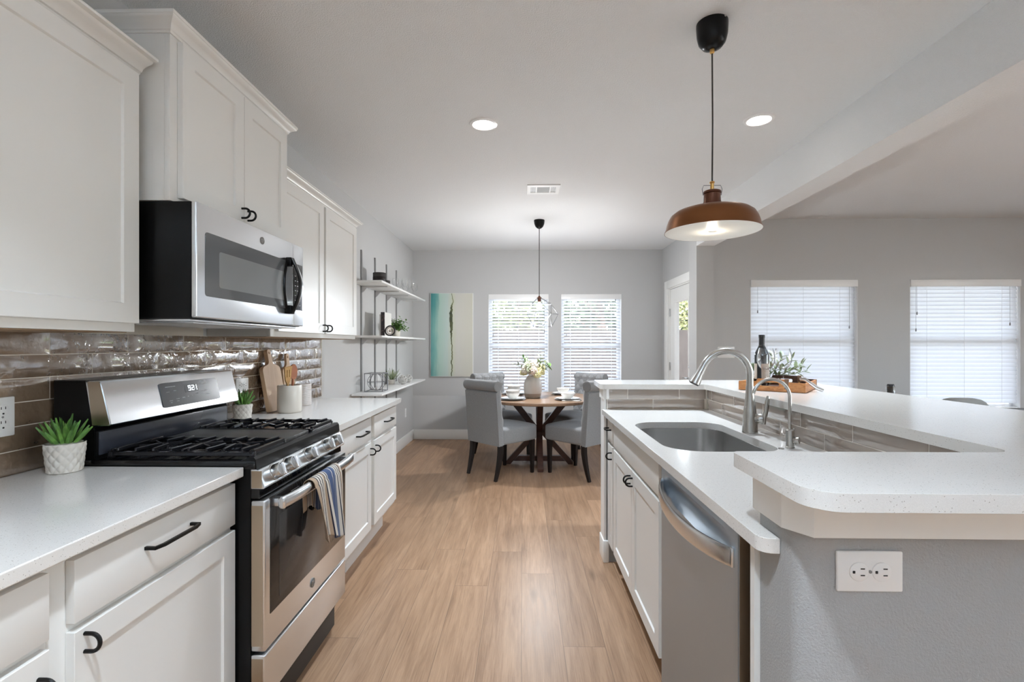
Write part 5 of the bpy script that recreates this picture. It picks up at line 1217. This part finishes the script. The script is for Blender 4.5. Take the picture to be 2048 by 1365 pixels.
for y in (0, TD - th):
    mb = MB(); mb.box(TW * .70, TW * .76, y - .0022, y + th + .0022, .014, TH + .0125, .002); sp_ = mb.build('leather_strap', M['leather'], t, local=True)
    mb = MB(); mb.lathe([(.0035, 0), (.003, .0015), (0, .002)], (TW * .73, y - .002, .026), 12, (0, -1, 0)); mb.build('snap', M['brass'], sp_, local=True)
t = thing('wine_bottle', 'dark wine bottle with cream label standing in the tray', 'bottle', (1.322, 2.745, BZ + .008))
B0 = (1.322, 2.745, BZ + .0085)
mb = MB(); mb.lathe([(0, .004), (.034, 0), (.037, .004), (.037, .165), (.034, .18), (.022, .205), (.0145, .222), (.0140, .245)], B0, 40); mb.build('glass_body', M['bottle'], t)
mb = MB(); mb.lathe([(.0148, .215), (.0150, .262), (.0165, .264), (.0165, .276), (.0150, .279), (0, .279)], B0, 28); mb.build('foil_cap', M['foil'], t)
mb = MB(); ns = 20
mb.grid(lambda u, v: (B0[0] + .0374 * math.cos(R(-118 + 150 * u)), B0[1] + .0374 * math.sin(R(-118 + 150 * u)), B0[2] + .035 + .085 * v), ns, 4); mb.grid(lambda u, v: (B0[0] + .0374 * math.cos(R(-205 + 52 * u)), B0[1] + .0374 * math.sin(R(-205 + 52 * u)), B0[2] + .035 + .085 * v), ns, 4); mb.build('label', M['paper'], t)
bg_ = MB(); bg_.lathe([(0, 0), (.034, 0), (.034, .002), (.008, .006), (.0042, .014), (.0042, .082), (.012, .092), (.032, .110), (.0435, .138), (.0425, .168), (.034, .204), (.0333, .204), (.0415, .168), (.0423, .138), (.030, .112), (.010, .096), (0, .094)], (0, 0, 0), 40)
bg_ = bg_.build('wine_glass', M['glass']); bg_.location = (1.262, 2.575, BZ + .0085); tag(bg_, 'clear wine glass in the tray right in front of the bottle', 'wine glass', 'wine glasses in the tray')
g2_ = bg_.copy(); COL.objects.link(g2_); g2_.location = (1.375, 2.625, BZ + .0085); g2_['label'] = 'clear wine glass in the tray, right of the other glass'
t = thing('olive_sprigs', 'bunch of grey-green olive leaf sprigs behind the wine bottle', 'greenery', (1.37, 2.78, BZ + .01))
rnd = random.Random(8)
for i in range(9):
    a = R(-25 + i * 26) if i < 7 else R(200 + i * 9); a = [R(175), R(150), R(20), R(5), R(-12), R(30), R(188), R(60), R(-25)][i]; el = [.9, 1.15, .75, .5, .35, 1.0, .7, 1.2, .55][i]; sx_ = [.8, .8, 1.2, 1.3, 1.3, 1.1, .8, 1, 1.2][i]
    d = Vector((math.cos(a) * math.cos(el), math.sin(a) * math.cos(el) * .4 , math.sin(el))).normalized(); b = Vector((1.385, 2.79, BZ + .012)); L = .165 * sx_
    mb = MB(); mb.tube([b, b + d * L * .5 + Vector((0, 0, .012)), b + d * L], [.0022, .002, .001], 5)
    for k in range(12): q = .30 + .70 * k / 11; s_ = Quaternion(d, k * 2.4) @ d.orthogonal().normalized(); mb.leaf(b + d * L * q + Vector((0, 0, .006)), d * .9 + s_, .046, .017, .1, 3)
    mb.build('leaf_sprig', M['sage'], t, recalc=False)
t = thing('corkscrew', 'silver lever corkscrew leaning over the right rim of the tray', 'corkscrew', (1.47, 2.52, BZ))
mb = MB(); p = [(1.372, 2.465, BZ + .060), (1.395, 2.462, BZ + .060), (1.425, 2.458, BZ + .040), (1.452, 2.452, BZ + .018), (1.478, 2.446, BZ + .0075)]
mb.tube(p, [.008, .010, .009, .010, .007], 12, flat=.6); mb.build('handle', M['chrome'], t)
mb = MB(); mb.tube([(1.392, 2.478, BZ + .064), (1.43, 2.475, BZ + .045), (1.462, 2.462, BZ + .020), (1.476, 2.45, BZ + .008)], .0045, 8); mb.build('lever', M['wire'], t)
# ================================================================ GREAT ROOM, seen over the bar
M['sofa'] = mat('grey_sofa_fabric', (.20, .20, .195), .9)
t = thing('sofa', 'grey fabric sofa beyond the bar, only its back edge showing', 'sofa', (3.9, 3.9, 0))
mb = MB(); mb.superq((3.95, 3.78, .56), (1.0, .11, .255), (.25, .15), 40, 14); mb.build('back', M['sofa'], t)
mb = MB(); mb.superq((3.95, 4.15, .26), (1.0, .42, .17), (.2, .15), 40, 14); mb.build('seat', M['sofa'], t)
for s_ in (-1, 1): mb = MB(); mb.superq((3.95 + s_ * .93, 4.12, .36), (.11, .44, .26), (.25, .2), 30, 12); mb.build('arm', M['sofa'], t)
for sx_ in (3.05, 4.85):
    for sy_ in (3.78, 4.48): mb = MB(); mb.tube([(sx_, sy_, 0), (sx_, sy_, .12)], [.018, .026], 8); mb.build('leg', M['espresso'], t)
mb = MB(); mb.superq((3.50, 3.985, .655), (.20, .08, .222), (.55, .55), 28, 14); tag(mb.build('cushion', mat('grey_cushion', (.30, .30, .285), .95)), 'grey cushion propped on the sofa back beyond the bar', 'cushion')
mb = MB(); mb.superq((4.35, 3.985, .635), (.18, .08, .202), (.6, .6), 28, 14); tag(mb.build('cushion', mat('dark_cushion', (.08, .08, .08), .95)), 'dark grey cushion on the sofa at the right picture edge', 'cushion')
t = thing('side_table', 'slim dark side table beyond the bar, beside the sofa', 'side table', (2.70, 3.75, 0))
mb = MB(); mb.lathe([(0, .60), (.21, .60), (.215, .612), (.21, .625), (0, .625)], (2.70, 3.75, 0), 40); mb.build('table_top', M['walnut'], t)
for k in range(3): a = k * 2.094 + .4; mb = MB(); mb.tube([(2.70 + .05 * math.cos(a), 3.75 + .05 * math.sin(a), .60), (2.70 + .17 * math.cos(a), 3.75 + .17 * math.sin(a), 0)], [.013, .010], 8); mb.build('leg', M['walnut'], t)
t = thing('glass_jug', 'clear glass jug with dark stopper beyond the bar between the great room blinds', 'jug', (2.765, 3.75, .625))
mb = MB(); mb.lathe([(0, .003), (.08, 0), (.088, .01), (.092, .10), (.085, .20), (.055, .28), (.034, .31), (.030, .355), (.034, .362), (.029, .362), (.026, .35), (.029, .31), (.05, .275), (.078, .20), (.086, .10), (.08, .012), (0, .009)], (2.765, 3.75, .6255), 36); mb.build('jug_body', M['glass'], t)
mb = MB(); mb.lathe([(0, .30), (.020, .30), (.024, .345), (.024, .372), (.02, .378), (0, .378)], (2.765, 3.75, .6255), 20); mb.build('stopper', M['blackgloss'], t)
